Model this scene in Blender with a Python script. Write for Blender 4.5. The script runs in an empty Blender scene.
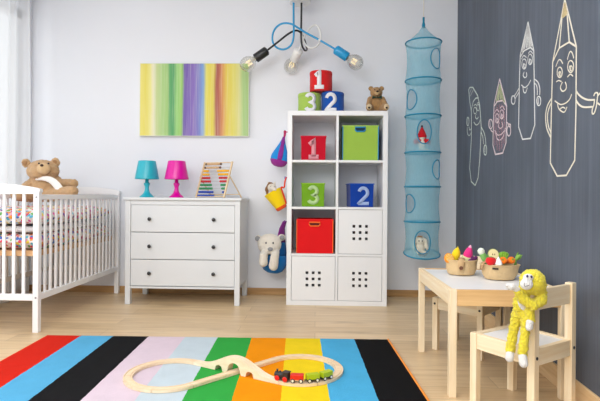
import bpy, bmesh, math, random
from mathutils import Vector, Matrix, Euler, noise

random.seed(7)
SC = bpy.context.scene
COL = SC.collection
V = Vector
R = math.radians
PI = math.pi

# ------------------------------------------------------------------ camera, light, exposure
cam_data = bpy.data.cameras.new('camera')
cam_data.sensor_width = 36.0
cam_data.lens = 36.0 * 486.0 / 600.0
cam_data.shift_y = -4.5 / 600.0
cam_data.clip_start = 0.05
cam = bpy.data.objects.new('camera', cam_data)
COL.objects.link(cam)
CAM_H = 0.835
cam.matrix_world = (Matrix.Translation((0, 0, CAM_H)) @ Matrix.Rotation(R(1.89), 4, 'Z')
                    @ Matrix.Rotation(R(90), 4, 'X') @ Matrix.Rotation(0.008, 4, 'Z'))
SC.camera = cam

world = bpy.data.worlds.new('daylight')
SC.world = world
world.use_nodes = True
wn = world.node_tree.nodes['Background']
wn.inputs['Color'].default_value = (0.93, 0.965, 1.0, 1)
wn.inputs['Strength'].default_value = 1.2


def area_light(name, loc, rot, sx, sy, power, color):
    d = bpy.data.lights.new(name, 'AREA')
    d.shape = 'RECTANGLE'
    d.size, d.size_y = sx, sy
    d.energy = power
    d.color = color
    o = bpy.data.objects.new(name, d)
    o.location = loc
    o.rotation_euler = rot
    COL.objects.link(o)
    return o


# daylight standing in the opening of the left-hand window
area_light('window_daylight', (-2.78, 1.70, 1.40), (0, R(-90), 0), 2.1, 2.9, 29, (1.0, 1.0, 1.0))
# fill light added above and behind the camera, no window there
area_light('front_fill', (-1.10, -0.50, 2.10), (R(47), 0, R(-20)), 2.2, 1.0, 52, (1.0, 1.0, 1.0))
area_light('overhead_fill', (-0.30, 1.15, 2.52), (0, 0, 0), 2.4, 1.7, 40, (1.0, 1.0, 1.0))  # added fill under the ceiling to brighten the floor

SC.view_settings.view_transform = 'Standard'
SC.view_settings.look = 'None'
SC.view_settings.gamma = 1.0
SC.view_settings.use_curve_mapping = False
SC.view_settings.exposure = -0.06


# ------------------------------------------------------------------ colours and materials
def lin(c):
    c = c / 255.0
    return c / 12.92 if c <= 0.04045 else ((c + 0.055) / 1.055) ** 2.4


def C3(r, g, b):
    return (lin(r), lin(g), lin(b), 1.0)


def _nt(name):
    m = bpy.data.materials.new(name)
    m.use_nodes = True
    nt = m.node_tree
    return m, nt, nt.nodes['Principled BSDF']


def coords(nt, scale=(1, 1, 1), rot=(0, 0, 0), kind='Object'):
    tc = nt.nodes.new('ShaderNodeTexCoord')
    mp = nt.nodes.new('ShaderNodeMapping')
    mp.inputs['Scale'].default_value = scale
    mp.inputs['Rotation'].default_value = rot
    nt.links.new(tc.outputs[kind], mp.inputs['Vector'])
    return mp.outputs['Vector']


def mixc(nt, fac, a, b, blend='MIX'):
    n = nt.nodes.new('ShaderNodeMix')
    n.data_type = 'RGBA'
    n.blend_type = blend
    for sock, val in ((n.inputs[0], fac), (n.inputs[6], a), (n.inputs[7], b)):
        if hasattr(val, 'links'):
            nt.links.new(val, sock)
        else:
            sock.default_value = val
    return n.outputs[2]


def math_node(nt, op, a, b=None):
    n = nt.nodes.new('ShaderNodeMath')
    n.operation = op
    for i, val in enumerate((a, b)):
        if val is None:
            continue
        if hasattr(val, 'links'):
            nt.links.new(val, n.inputs[i])
        else:
            n.inputs[i].default_value = val
    return n.outputs[0]


def ramp(nt, fac, stops, interp='LINEAR'):
    n = nt.nodes.new('ShaderNodeValToRGB')
    cr = n.color_ramp
    cr.interpolation = interp
    while len(cr.elements) > 1:
        cr.elements.remove(cr.elements[-1])
    cr.elements[0].position, cr.elements[0].color = stops[0]
    for p, c in stops[1:]:
        e = cr.elements.new(p)
        e.color = c
    nt.links.new(fac, n.inputs['Fac'])
    return n.outputs['Color']


def noise_tex(nt, vec, scale, detail=3.0, rough=0.55):
    n = nt.nodes.new('ShaderNodeTexNoise')
    n.inputs['Scale'].default_value = scale
    n.inputs['Detail'].default_value = detail
    n.inputs['Roughness'].default_value = rough
    nt.links.new(vec, n.inputs['Vector'])
    return n.outputs['Fac']


def add_bump(nt, bsdf, height, strength, dist=0.01):
    b = nt.nodes.new('ShaderNodeBump')
    b.inputs['Strength'].default_value = strength
    b.inputs['Distance'].default_value = dist
    nt.links.new(height, b.inputs['Height'])
    nt.links.new(b.outputs['Normal'], bsdf.inputs['Normal'])


def plain(name, rgb, rough=0.5, var=0.06, scale=14, bump=0.0, bscale=200, sheen=0.0, spec=0.5, bdist=0.004):
    """painted / plastic / fabric surface: a base colour with a faint mottling and an optional bump"""
    m, nt, b = _nt(name)
    c = C3(*rgb)
    vec = coords(nt)
    f = noise_tex(nt, vec, scale)
    dark = tuple(x * (1 - var) for x in c[:3]) + (1,)
    lite = tuple(min(1, x * (1 + var)) for x in c[:3]) + (1,)
    nt.links.new(mixc(nt, f, dark, lite), b.inputs['Base Color'])
    b.inputs['Roughness'].default_value = rough
    b.inputs['Specular IOR Level'].default_value = spec
    if sheen:
        b.inputs['Sheen Weight'].default_value = sheen
        b.inputs['Sheen Roughness'].default_value = 0.6
    if bump:
        add_bump(nt, b, noise_tex(nt, vec, bscale, 2), bump, bdist)
    return m


def cloth(name, rgb, var=0.08, bump=0.5, bscale=260, sheen=0.15):
    return plain(name, rgb, 0.9, var, 9, bump, bscale, sheen, 0.15)


def plush(name, rgb, var=0.22, scale=90, bump=0.9):
    return plain(name, rgb, 0.95, var, scale, bump, 240, 0.25, 0.1, 0.008)


def wood(name, a, b_, axis='x', rough=0.45, gs=1.0, k=1.0):
    """pale wood with a stretched grain along one axis"""
    m, nt, b = _nt(name)
    st = {'x': (1.6, 26, 26), 'y': (26, 1.6, 26), 'z': (26, 26, 1.6)}[axis]
    vec = coords(nt, tuple(s * gs for s in st))
    f1 = noise_tex(nt, vec, 1.6, 4, 0.6)
    col = ramp(nt, f1, [(0.32, C3(*a)), (0.68, C3(*b_))])
    nt.links.new(col, b.inputs['Base Color'])
    b.inputs['Roughness'].default_value = rough
    b.inputs['Specular IOR Level'].default_value = 0.35
    return m


# ------------------------------------------------------------------ mesh collecting helpers
class MB:
    def __init__(self):
        self.v, self.f = [], []

    def add(self, verts, faces):
        o = len(self.v)
        self.v += [V(p) for p in verts]
        self.f += [[i + o for i in f] for f in faces]
        return self

    def box(self, c, s, M=None):
        x, y, z = s[0] / 2, s[1] / 2, s[2] / 2
        vs = [V((sx * x, sy * y, sz * z)) for sz in (-1, 1) for sy in (-1, 1) for sx in (-1, 1)]
        if M is not None:
            vs = [M @ p for p in vs]
        vs = [p + V(c) for p in vs]
        return self.add(vs, [(0, 2, 3, 1), (4, 5, 7, 6), (0, 1, 5, 4), (2, 6, 7, 3), (0, 4, 6, 2), (1, 3, 7, 5)])

    def rng(self, x0, x1, y0, y1, z0, z1):
        return self.box(((x0 + x1) / 2, (y0 + y1) / 2, (z0 + z1) / 2), (x1 - x0, y1 - y0, z1 - z0))

    def cyl(self, p0, p1, r0, r1=None, n=20):
        r1 = r0 if r1 is None else r1
        return self.tube([p0, p1], [r0, r1], n)

    def tube(self, pts, r, n=10, closed=False, caps=True):
        pts = [V(p) for p in pts]
        m = len(pts)
        rs = r if isinstance(r, (list, tuple)) else [r] * m
        tang = []
        for i in range(m):
            a = pts[(i - 1) % m] if (closed or i > 0) else pts[i]
            b = pts[(i + 1) % m] if (closed or i < m - 1) else pts[i]
            t = (b - a)
            tang.append(t.normalized() if t.length > 1e-9 else V((0, 0, 1)))
        t0 = tang[0]
        ref = V((0, 0, 1)) if abs(t0.z) < 0.9 else V((1, 0, 0))
        u = (ref - t0 * ref.dot(t0)).normalized()
        vs = []
        for i in range(m):
            t = tang[i]
            u = (u - t * u.dot(t))
            u = u.normalized() if u.length > 1e-6 else V((1, 0, 0))
            w = t.cross(u)
            for k in range(n):
                a = 2 * PI * k / n
                vs.append(pts[i] + (u * math.cos(a) + w * math.sin(a)) * rs[i])
        fs = []
        last = m if closed else m - 1
        for i in range(last):
            j = (i + 1) % m
            for k in range(n):
                q = (k + 1) % n
                fs.append((i * n + k, i * n + q, j * n + q, j * n + k))
        if caps and not closed:
            fs.append(tuple(range(n - 1, -1, -1)))
            fs.append(tuple((m - 1) * n + k for k in range(n)))
        return self.add(vs, fs)

    def lathe(self, prof, c=(0, 0, 0), n=36, M=None, sx=1.0, sy=1.0, wob=None):
        vs, fs = [], []
        m = len(prof)
        for r, z in prof:
            for k in range(n):
                a = 2 * PI * k / n
                rr = max(r, 1e-5) * (wob(a, z) if wob else 1.0)
                p = V((rr * math.cos(a) * sx, rr * math.sin(a) * sy, z))
                vs.append((M @ p if M is not None else p) + V(c))
        for i in range(m - 1):
            for k in range(n):
                q = (k + 1) % n
                fs.append((i * n + k, i * n + q, (i + 1) * n + q, (i + 1) * n + k))
        return self.add(vs, fs)

    def ell(self, c, r, M=None, n=20, m=12):
        if not isinstance(r, (list, tuple)):
            r = (r, r, r)
        vs, fs = [], []
        for i in range(1, m):
            t = PI * i / m
            for k in range(n):
                a = 2 * PI * k / n
                vs.append(V((r[0] * math.sin(t) * math.cos(a), r[1] * math.sin(t) * math.sin(a), -r[2] * math.cos(t))))
        bot, top = len(vs), len(vs) + 1
        vs += [V((0, 0, -r[2])), V((0, 0, r[2]))]
        for i in range(m - 2):
            for k in range(n):
                q = (k + 1) % n
                fs.append((i * n + k, i * n + q, (i + 1) * n + q, (i + 1) * n + k))
        for k in range(n):
            q = (k + 1) % n
            fs.append((bot, q, k))
            fs.append((top, (m - 2) * n + k, (m - 2) * n + q))
        vs = [((M @ p) if M is not None else p) + V(c) for p in vs]
        return self.add(vs, fs)

    def cap(self, p0, p1, r0, r1=None, n=16):
        """a capsule with two radii"""
        r1 = r0 if r1 is None else r1
        p0, p1 = V(p0), V(p1)
        d = (p1 - p0)
        L = d.length
        d = d.normalized()
        pts, rs = [], []
        for i in range(6):
            a = PI / 2 * i / 5
            pts.append(p0 - d * r0 * math.cos(a))
            rs.append(max(1e-4, r0 * math.sin(a)))
        for i in range(6):
            a = PI / 2 * i / 5
            pts.append(p1 + d * r1 * math.sin(a))
            rs.append(max(1e-4, r1 * math.cos(a)))
        return self.tube(pts, rs, n)

    def prism(self, poly, y0, y1, plane='xz'):
        """poly in a plane, extruded along the third axis"""
        n = len(poly)

        def mk(a, b, d):
            return {'xz': (a, d, b), 'xy': (a, b, d), 'yz': (d, a, b)}[plane]
        vs = [mk(a, b, y0) for a, b in poly] + [mk(a, b, y1) for a, b in poly]
        fs = [tuple(range(n)), tuple(range(2 * n - 1, n - 1, -1))]
        for k in range(n):
            q = (k + 1) % n
            fs.append((k, n + k, n + q, q))
        return self.add(vs, fs)

    def sweep(self, path, prof, closed=False, tang=None):
        """sweep a (side, up) profile polygon along a path lying in a level plane"""
        path = [V(p) for p in path]
        m, n = len(path), len(prof)
        vs, fs = [], []
        for i in range(m):
            a = path[(i - 1) % m] if (closed or i > 0) else path[i]
            b = path[(i + 1) % m] if (closed or i < m - 1) else path[i]
            t = (b - a)
            t.z = 0
            t.normalize()
            s = V((t.y, -t.x, 0))
            for (u, w) in prof:
                vs.append(path[i] + s * u + V((0, 0, w)))
        for i in range(m if closed else m - 1):
            j = (i + 1) % m
            for k in range(n):
                q = (k + 1) % n
                fs.append((i * n + k, i * n + q, j * n + q, j * n + k))
        if not closed:
            fs.append(tuple(range(n - 1, -1, -1)))
            fs.append(tuple((m - 1) * n + k for k in range(n)))
        return self.add(vs, fs)

    def ribbon(self, pts, w, fn, closed=False, step=None):
        """a flat stroke of width w along 2-D points, laid on a surface by fn(u, v)"""
        pts = [V((p[0], p[1])) for p in pts]
        if step:
            out = []
            seq = pts + [pts[0]] if closed else pts
            for a, b in zip(seq[:-1], seq[1:]):
                k = max(1, int((b - a).length / step))
                out += [a.lerp(b, i / k) for i in range(k)]
            if not closed:
                out.append(seq[-1])
            pts = out
        m = len(pts)
        vs, fs = [], []
        for i in range(m):
            a = pts[(i - 1) % m] if (closed or i > 0) else pts[i]
            b = pts[(i + 1) % m] if (closed or i < m - 1) else pts[i]
            d0 = (pts[i] - a)
            d1 = (b - pts[i])
            if d0.length < 1e-9:
                d0 = d1
            if d1.length < 1e-9:
                d1 = d0
            d0.normalize()
            d1.normalize()
            t = d0 + d1
            t = t.normalized() if t.length > 1e-6 else d0
            nn = V((-t.y, t.x))
            k = 1.0 / max(0.55, abs(t.dot(d0)))
            for s in (-0.5, 0.5):
                q = pts[i] + nn * (w * s * k)
                vs.append(fn(q.x, q.y))
        for i in range(m if closed else m - 1):
            j = (i + 1) % m
            fs.append((2 * i, 2 * j, 2 * j + 1, 2 * i + 1))
        return self.add(vs, fs)

    def build(self, name, material, parent=None, bevel=0.0, seg=2, smooth=True, angle=40, subsurf=0, solid=0.0, remesh=0.0,
              fur=0.0, furscale=0.012, kind=None, label=None):
        me = bpy.data.meshes.new(name)
        me.from_pydata([tuple(p) for p in self.v], [], self.f)
        bm = bmesh.new()
        bm.from_mesh(me)
        bmesh.ops.recalc_face_normals(bm, faces=bm.faces)
        bm.to_mesh(me)
        bm.free()
        if smooth:
            me.polygons.foreach_set('use_smooth', [True] * len(me.polygons))
            if not remesh and not bevel:
                me.set_sharp_from_angle(angle=R(angle))
        me.materials.append(material)
        o = bpy.data.objects.new(name, me)
        COL.objects.link(o)
        if bevel:
            me.polygons.foreach_set('use_smooth', [False] * len(me.polygons))
            md = o.modifiers.new('bevel', 'BEVEL')
            md.width = bevel
            md.segments = seg
            md.limit_method = 'ANGLE'
            md.angle_limit = R(40)
        if solid:
            md = o.modifiers.new('solid', 'SOLIDIFY')
            md.thickness = solid
            md.offset = 0
        if remesh:
            md = o.modifiers.new('skin', 'REMESH')
            md.mode = 'VOXEL'
            md.voxel_size = remesh
            md.use_smooth_shade = True
            md = o.modifiers.new('soft', 'SMOOTH')
            md.factor = 0.5
            md.iterations = 4
            if fur:
                key = 'tuft%.4f' % furscale
                tx = bpy.data.textures.get(key) or bpy.data.textures.new(key, 'CLOUDS')
                tx.noise_scale = furscale
                tx.noise_depth = 2
                md = o.modifiers.new('pile', 'DISPLACE')
                md.texture = tx
                md.texture_coords = 'LOCAL'
                md.strength = fur
                md.mid_level = 0.5
        if subsurf:
            md = o.modifiers.new('sub', 'SUBSURF')
            md.levels = md.render_levels = subsurf
        if parent is not None:
            o.parent = parent
        if kind:
            o['kind'] = kind
        if label:
            o['label'] = label
        return o


def tag(o, label, cat, group=None):
    o['label'] = label
    o['category'] = cat
    if group:
        o['group'] = group
    return o


def thing(name, label, cat, loc=(0, 0, 0), rz=0.0, group=None, rot=None):
    o = bpy.data.objects.new(name, None)
    o.empty_display_size = 0.05
    COL.objects.link(o)
    o.location = loc
    o.rotation_euler = rot if rot else (0, 0, rz)
    return tag(o, label, cat, group)


def copy_tree(o, parent=None):
    kids = list(o.children)
    c = o.copy()
    COL.objects.link(c)
    if parent is not None:
        c.parent = parent
    for k in kids:
        copy_tree(k, c)
    return c


def spline(pts, n=8, closed=False):
    """Catmull-Rom through the points"""
    pts = [V(p) for p in pts]
    out = []
    m = len(pts)
    rngs = range(m) if closed else range(m - 1)
    for i in rngs:
        p0 = pts[(i - 1) % m] if (closed or i > 0) else pts[0]
        p1, p2 = pts[i], pts[(i + 1) % m]
        p3 = pts[(i + 2) % m] if (closed or i + 2 < m) else pts[-1]
        for k in range(n):
            t = k / n
            out.append(0.5 * ((2 * p1) + (p2 - p0) * t + (2 * p0 - 5 * p1 + 4 * p2 - p3) * t * t
                              + (3 * p1 - p0 - 3 * p2 + p3) * t ** 3))
    if not closed:
        out.append(pts[-1])
    return out


def arc(cx, cy, rx, ry, a0, a1, n=14):
    return [(cx + rx * math.cos(R(a0 + (a1 - a0) * i / n)), cy + ry * math.sin(R(a0 + (a1 - a0) * i / n))) for i in range(n + 1)]


# numerals as strokes, 1 unit high, centred on x = 0
DIGIT = {
    '1': [[(-0.20, 0.72), (0.03, 0.90), (0.03, 0.09)], [(-0.23, 0.09), (0.29, 0.09)]],
    '2': [arc(0, 0.66, 0.23, 0.25, 165, -35) + [(-0.22, 0.10), (-0.21, 0.09)], [(-0.28, 0.09), (0.31, 0.09)]],
    '3': [arc(0, 0.70, 0.21, 0.21, 160, -80) + arc(0, 0.285, 0.24, 0.205, 75, -160)],
}


def numeral(ch, h, w, fn, name, material, parent, label=None):
    mb = MB()
    for st in DIGIT[ch]:
        mb.ribbon([(x * h, y * h) for x, y in st], w, fn, step=0.006)
    return mb.build(name, material, parent, solid=0.0016, label=label)


# ------------------------------------------------------------------ shared materials
M_WALL = plain('wall_paint', (234, 236, 241), 0.85, 0.015, 3, 0.05, 300, 0, 0.2)
M_WHITE = plain('white_lacquer', (236, 237, 238), 0.35, 0.01, 5)
M_CRIB = plain('white_crib_paint', (244, 244, 244), 0.4, 0.01, 5)
M_PINE_X = wood('pine_along_x', (236, 210, 168), (250, 234, 204), 'x')
M_PINE_Y = wood('pine_along_y', (236, 210, 168), (250, 234, 204), 'y')
M_PINE_Z = wood('pine_upright', (236, 210, 168), (250, 234, 204), 'z')
M_BEECH = wood('beech', (226, 196, 158), (244, 222, 190), 'x', gs=2)
M_BASE = wood('baseboard_oak', (168, 128, 82), (196, 156, 106), 'x')
M_DARK = plain('dark_metal', (38, 38, 40), 0.35)
M_BLACK = plain('black_plastic', (22, 22, 24), 0.4)
M_NUM = cloth('white_felt', (236, 236, 240))


# ================================================================== the room
YB = 4.10            # back wall
XL = -2.45           # left wall
YF = -0.60           # the room is open towards the camera's side
ZC = 2.545           # ceiling


def xr(y):           # right-hand chalkboard wall, very slightly out of square
    return 1.075 + 0.0475 * (y - 2.1)


def structure(o):
    o['kind'] = 'structure'
    return o


def floor_material():
    m, nt, b = _nt('oak_laminate')
    vec = coords(nt)
    br = nt.nodes.new('ShaderNodeTexBrick')
    br.offset = 0.37
    br.offset_frequency = 2
    br.squash = 1.0
    br.inputs['Scale'].default_value = 1.0
    br.inputs['Brick Width'].default_value = 1.28
    br.inputs['Row Height'].default_value = 0.135
    br.inputs['Mortar Size'].default_value = 0.0012
    br.inputs['Mortar Smooth'].default_value = 0.1
    br.inputs['Bias'].default_value = 0.0
    br.inputs['Color1'].default_value = (0.0, 0.0, 0.0, 1)
    br.inputs['Color2'].default_value = (1, 1, 1, 1)
    br.inputs['Mortar'].default_value = (0.5, 0.5, 0.5, 1)
    nt.links.new(vec, br.inputs['Vector'])
    g1 = noise_tex(nt, coords(nt, (1.1, 17, 1)), 1.7, 5, 0.62)
    g2 = noise_tex(nt, coords(nt, (3.0, 70, 1)), 1.4, 3, 0.6)
    k = noise_tex(nt, coords(nt, (1.0, 3.2, 1)), 2.1, 3, 0.5)
    base = ramp(nt, g1, [(0.28, C3(206, 174, 134)), (0.5, C3(232, 204, 162)), (0.72, C3(244, 222, 186))])
    base = mixc(nt, 0.30, base, ramp(nt, g2, [(0.3, C3(188, 154, 116)), (0.7, C3(240, 216, 180))]))
    base = mixc(nt, ramp(nt, k, [(0.60, (0, 0, 0, 1)), (0.78, (0.5, 0.5, 0.5, 1))]), base, C3(150, 118, 86))
    tint = ramp(nt, br.outputs['Color'], [(0.0, C3(236, 232, 226)), (1.0, C3(255, 254, 252))])
    base = mixc(nt, 1.0, base, tint, 'MULTIPLY')
    base = mixc(nt, math_node(nt, 'MULTIPLY', br.outputs['Fac'], 0.55), base, C3(112, 84, 58))
    nt.links.new(base, b.inputs['Base Color'])
    b.inputs['Roughness'].default_value = 0.34
    b.inputs['Specular IOR Level'].default_value = 0.45
    add_bump(nt, b, g2, 0.08, 0.002)
    return m


M_FLOOR = floor_material()
structure(MB().rng(XL - 0.15, 1.35, YF, YB + 0.12, -0.06, 0).build('floor', M_FLOOR, smooth=False))
structure(MB().rng(XL - 0.15, 1.35, YF, YB + 0.12, ZC, ZC + 0.08).build('ceiling', M_WALL, smooth=False))
structure(MB().rng(XL - 0.15, 1.35, YB, YB + 0.12, 0, ZC).build('wall_back', M_WALL, smooth=False))
# left wall around a wide window opening
WY0, WY1, WZ0, WZ1 = 0.25, 4.03, 0.36, 2.38
wl = MB()
wl.rng(XL - 0.15, XL, WY1, YB, 0, ZC)
wl.rng(XL - 0.15, XL, YF, WY0, 0, ZC)
wl.rng(XL - 0.15, XL, WY0, WY1, 0, WZ0)
wl.rng(XL - 0.15, XL, WY0, WY1, WZ1, ZC)
structure(wl.build('wall_left', M_WALL, smooth=False))

win = MB()
for y in (WY0 + 0.035, (WY0 * 2 + WY1) / 3, (WY0 + 2 * WY1) / 3, WY1 - 0.035):
    win.rng(XL - 0.12, XL - 0.05, y - 0.035, y + 0.035, WZ0, WZ1)
for z in (WZ0 + 0.035, WZ1 - 0.035):
    win.rng(XL - 0.12, XL - 0.05, WY0, WY1, z - 0.035, z + 0.035)
window = structure(win.build('window_1', M_WHITE, smooth=False))
m, nt, b = _nt('window_glass')
tr = nt.nodes.new('ShaderNodeBsdfTransparent')
gl = nt.nodes.new('ShaderNodeBsdfGlossy')
gl.inputs['Roughness'].default_value = 0.02
mx = nt.nodes.new('ShaderNodeMixShader')
mx.inputs[0].default_value = 0.05
nt.links.new(tr.outputs[0], mx.inputs[1])
nt.links.new(gl.outputs[0], mx.inputs[2])
nt.links.new(mx.outputs[0], nt.nodes['Material Output'].inputs['Surface'])
pane = MB().rng(XL - 0.088, XL - 0.082, WY0 + 0.05, WY1 - 0.05, WZ0 + 0.05, WZ1 - 0.05).build('pane', m, window, smooth=False)


def chalkboard_material():
    m, nt, b = _nt('chalkboard_paint')
    streak = noise_tex(nt, coords(nt, (9, 9, 0.35)), 2.2, 4, 0.65)
    cloud = noise_tex(nt, coords(nt, (1, 1, 0.8)), 2.6, 3, 0.5)
    fine = noise_tex(nt, coords(nt, (40, 40, 0.8)), 2.0, 3, 0.6)
    c = ramp(nt, streak, [(0.30, C3(72, 79, 91)), (0.55, C3(86, 94, 108)), (0.78, C3(110, 120, 137))])
    c = mixc(nt, 0.35, c, ramp(nt, cloud, [(0.3, C3(70, 77, 89)), (0.7, C3(110, 120, 137))]))
    c = mixc(nt, 0.20, c, ramp(nt, fine, [(0.35, C3(62, 67, 75)), (0.7, C3(108, 115, 126))]))
    nt.links.new(c, b.inputs['Base Color'])
    b.inputs['Roughness'].default_value = 0.55
    b.inputs['Specular IOR Level'].default_value = 0.4
    return m


wr = MB()
wr.prism([(xr(YF), YF), (xr(YB), YB), (xr(YB) + 0.12, YB), (xr(YF) + 0.12, YF)], 0, ZC, 'xy')
structure(wr.build('wall_right', chalkboard_material(), smooth=False))
BBR = 0.094
structure(MB().rng(XL, xr(YB), YB - 0.013, YB, 0, 0.056).build('baseboard_back', M_BASE, bevel=0.003))
structure(MB().prism([(xr(YF) - 0.012, YF), (xr(YB - 0.013) - 0.012, YB - 0.013), (xr(YB - 0.013), YB - 0.013), (xr(YF), YF)], 0, BBR, 'xy')
          .build('baseboard_right', wood('baseboard_pine', (214, 178, 130), (236, 206, 162), 'y'), bevel=0.002))
structure(MB().rng(XL, XL + 0.013, YF, YB - 0.013, 0, 0.056).build('baseboard_left', M_BASE, bevel=0.003))

# ------------------------------------------------------------------ sheer curtain
m, nt, b = _nt('sheer_white_voile')
df = nt.nodes.new('ShaderNodeBsdfDiffuse')
df.inputs['Color'].default_value = (0.96, 0.965, 0.97, 1)
tl = nt.nodes.new('ShaderNodeBsdfTranslucent')
tl.inputs['Color'].default_value = (0.98, 0.985, 0.99, 1)
tr = nt.nodes.new('ShaderNodeBsdfTransparent')
m1 = nt.nodes.new('ShaderNodeMixShader')
m1.inputs[0].default_value = 0.55
m2 = nt.nodes.new('ShaderNodeMixShader')
m2.inputs[0].default_value = 0.42
nt.links.new(df.outputs[0], m1.inputs[1])
nt.links.new(tl.outputs[0], m1.inputs[2])
nt.links.new(m1.outputs[0], m2.inputs[1])
nt.links.new(tr.outputs[0], m2.inputs[2])
nt.links.new(m2.outputs[0], nt.nodes['Material Output'].inputs['Surface'])
M_SHEER = m
cur = thing('curtain', 'sheer white floor-length curtain drawn across the bright window', 'curtain', (-2.345, 2.05, 0))
mb = MB()
ny = 260
cols = []
for i in range(ny + 1):
    y = -1.85 + 3.72 * i / ny
    ph = y * 2 * PI / 0.135
    cols.append((0.026 * math.sin(ph) + 0.012 * math.sin(ph * 0.37 + 1.3), y + 0.012 * math.cos(ph * 0.61)))
zs = [0.02, 0.5, 1.0, 1.5, 2.0, 2.45]
vs = []
for z in zs:
    g = 0.75 + 0.35 * (1 - z / 2.45)
    for (dx, y) in cols:
        vs.append((dx * g + 0.006 * math.sin(3 * z + y * 9), y, z))
fs = []
for j in range(len(zs) - 1):
    for i in range(ny):
        a = j * (ny + 1) + i
        fs.append((a, a + 1, a + ny + 2, a + ny + 1))
mb.add(vs, fs).build('panel', M_SHEER, cur, angle=180)
MB().cyl((0, -1.9, 2.47), (0, 1.9, 2.47), 0.012).build('rail', M_WHITE, cur)
for y in (-1.8, 0, 1.8):
    MB().rng(-0.104, 0.01, y - 0.01, y + 0.01, 2.462, 2.478).build('rail_bracket', M_WHITE, cur, smooth=False)

# ------------------------------------------------------------------ picture
m, nt, b = _nt('striped_painting')
tc = nt.nodes.new('ShaderNodeTexCoord')
sp = nt.nodes.new('ShaderNodeSeparateXYZ')
nt.links.new(tc.outputs['Object'], sp.inputs[0])
wv = noise_tex(nt, coords(nt, (5, 1, 1.5)), 1.5, 3)
xx = math_node(nt, 'ADD', math_node(nt, 'MULTIPLY', sp.outputs['X'], 1 / 0.93), 0.5)
xx = math_node(nt, 'ADD', xx, math_node(nt, 'MULTIPLY', math_node(nt, 'SUBTRACT', wv, 0.5), 0.035))
px = lambda p: (p - 141) / 106.5
stops = [(141, (232, 222, 120)), (147, (228, 214, 92)), (152, (232, 226, 140)), (155, (232, 228, 196)), (158, (196, 210, 146)),
         (163, (172, 206, 132)), (168, (160, 200, 120)), (170, (92, 168, 100)), (174, (82, 160, 98)), (177, (150, 206, 122)),
         (182, (152, 204, 100)), (184.5, (112, 88, 168)), (189, (118, 92, 176)), (194, (134, 108, 186)), (199, (122, 128, 196)),
         (203, (122, 164, 214)), (206, (226, 216, 84)), (213, (224, 206, 78)), (216, (166, 84, 72)), (219, (182, 96, 72)),
         (222, (214, 146, 80)), (226, (224, 200, 78)), (232, (222, 212, 92)), (238, (216, 214, 140)), (242, (168, 202, 128)), (247, (160, 196, 122))]
n_out = None
stops1 = [(max(0, min(1, px(p))), C3(*c)) for p, c in stops]
col = ramp(nt, xx, stops1)
st = noise_tex(nt, coords(nt, (40, 1, 1.0)), 2.0, 3, 0.6)
col = mixc(nt, ramp(nt, st, [(0.45, (0, 0, 0, 1)), (0.75, (0.25, 0.25, 0.25, 1))]), col, C3(240, 236, 214))
nt.links.new(col, b.inputs['Base Color'])
b.inputs['Roughness'].default_value = 0.55
pic = thing('picture', 'wide abstract canvas of green, violet, yellow and red stripes on back wall', 'picture', (-1.034, YB, 1.640))
MB().rng(-0.460, 0.460, -0.036, -0.004, -0.304, 0.304).build('canvas', m, pic, smooth=False)
fr = MB()
for x in (-0.4625, 0.4625):
    fr.rng(x - 0.0025, x + 0.0025, -0.034, 0, -0.309, 0.309)
for z in (-0.3065, 0.3065):
    fr.rng(-0.46, 0.46, -0.034, 0, z - 0.0025, z + 0.0025)
fr.build('frame', plain('canvas_edge', (226, 228, 218), 0.6), pic, smooth=False)

# ------------------------------------------------------------------ crib
CX, CY0, CY1 = -1.965, 2.880, 4.062     # centre line, near and far posts
HW = 0.2855
crib = thing('crib', 'white slatted baby crib holding colourful bedding by the curtain', 'crib', (CX, (CY0 + CY1) / 2, 0))
hy = (CY1 - CY0) / 2
for sy in (-1, 1):
    for sx in (-1, 1):
        MB().rng(sx * HW - 0.0175, sx * HW + 0.0175, sy * hy - 0.0175, sy * hy + 0.0175, 0, 0.858).build('leg', M_CRIB, crib, bevel=0.003)
    top = [(-HW - 0.022, 0.845), (-HW - 0.022, 0.866)]
    for i in range(17):
        t = -1 + 2 * i / 16
        top.append((t * (HW + 0.022), 0.864 + 0.034 * math.cos(t * PI / 2) ** 0.8))
    top += [(HW + 0.022, 0.845), (HW - 0.022, 0.835), (-HW + 0.022, 0.835)]
    clean = []
    for p in top:
        if not clean or (abs(p[0] - clean[-1][0]) + abs(p[1] - clean[-1][1])) > 1e-4:
            clean.append(p)
    hb = MB().prism(clean, sy * hy - 0.018, sy * hy + 0.018).build('headboard_rail', M_CRIB, crib, smooth=False)
    MB().rng(-HW + 0.02, HW - 0.02, sy * hy - 0.013, sy * hy + 0.013, 0.192, 0.230).build('end_rail', M_CRIB, crib, bevel=0.002)
    for k in range(8):
        x = HW - 0.022 - 0.0608 * (k + 1)
        MB().rng(x - 0.009, x + 0.009, sy * hy - 0.006, sy * hy + 0.006, 0.228, 0.837).build('slat', M_CRIB, crib, bevel=0.002)
for sx in (-1, 1):
    MB().rng(sx * HW - 0.013, sx * HW + 0.013, -hy + 0.02, hy - 0.02, 0.800, 0.832).build('top_rail', M_CRIB, crib, bevel=0.003)
    MB().rng(sx * HW - 0.013, sx * HW + 0.013, -hy + 0.02, hy - 0.02, 0.192, 0.230).build('lower_rail', M_CRIB, crib, bevel=0.002)
    for k in range(17):
        y = -hy + 0.022 + (2 * hy - 0.044) * (k + 1) / 18
        MB().rng(sx * HW - 0.006, sx * HW + 0.006, y - 0.010, y + 0.010, 0.228, 0.802).build('slat', M_CRIB, crib, bevel=0.002)
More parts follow.
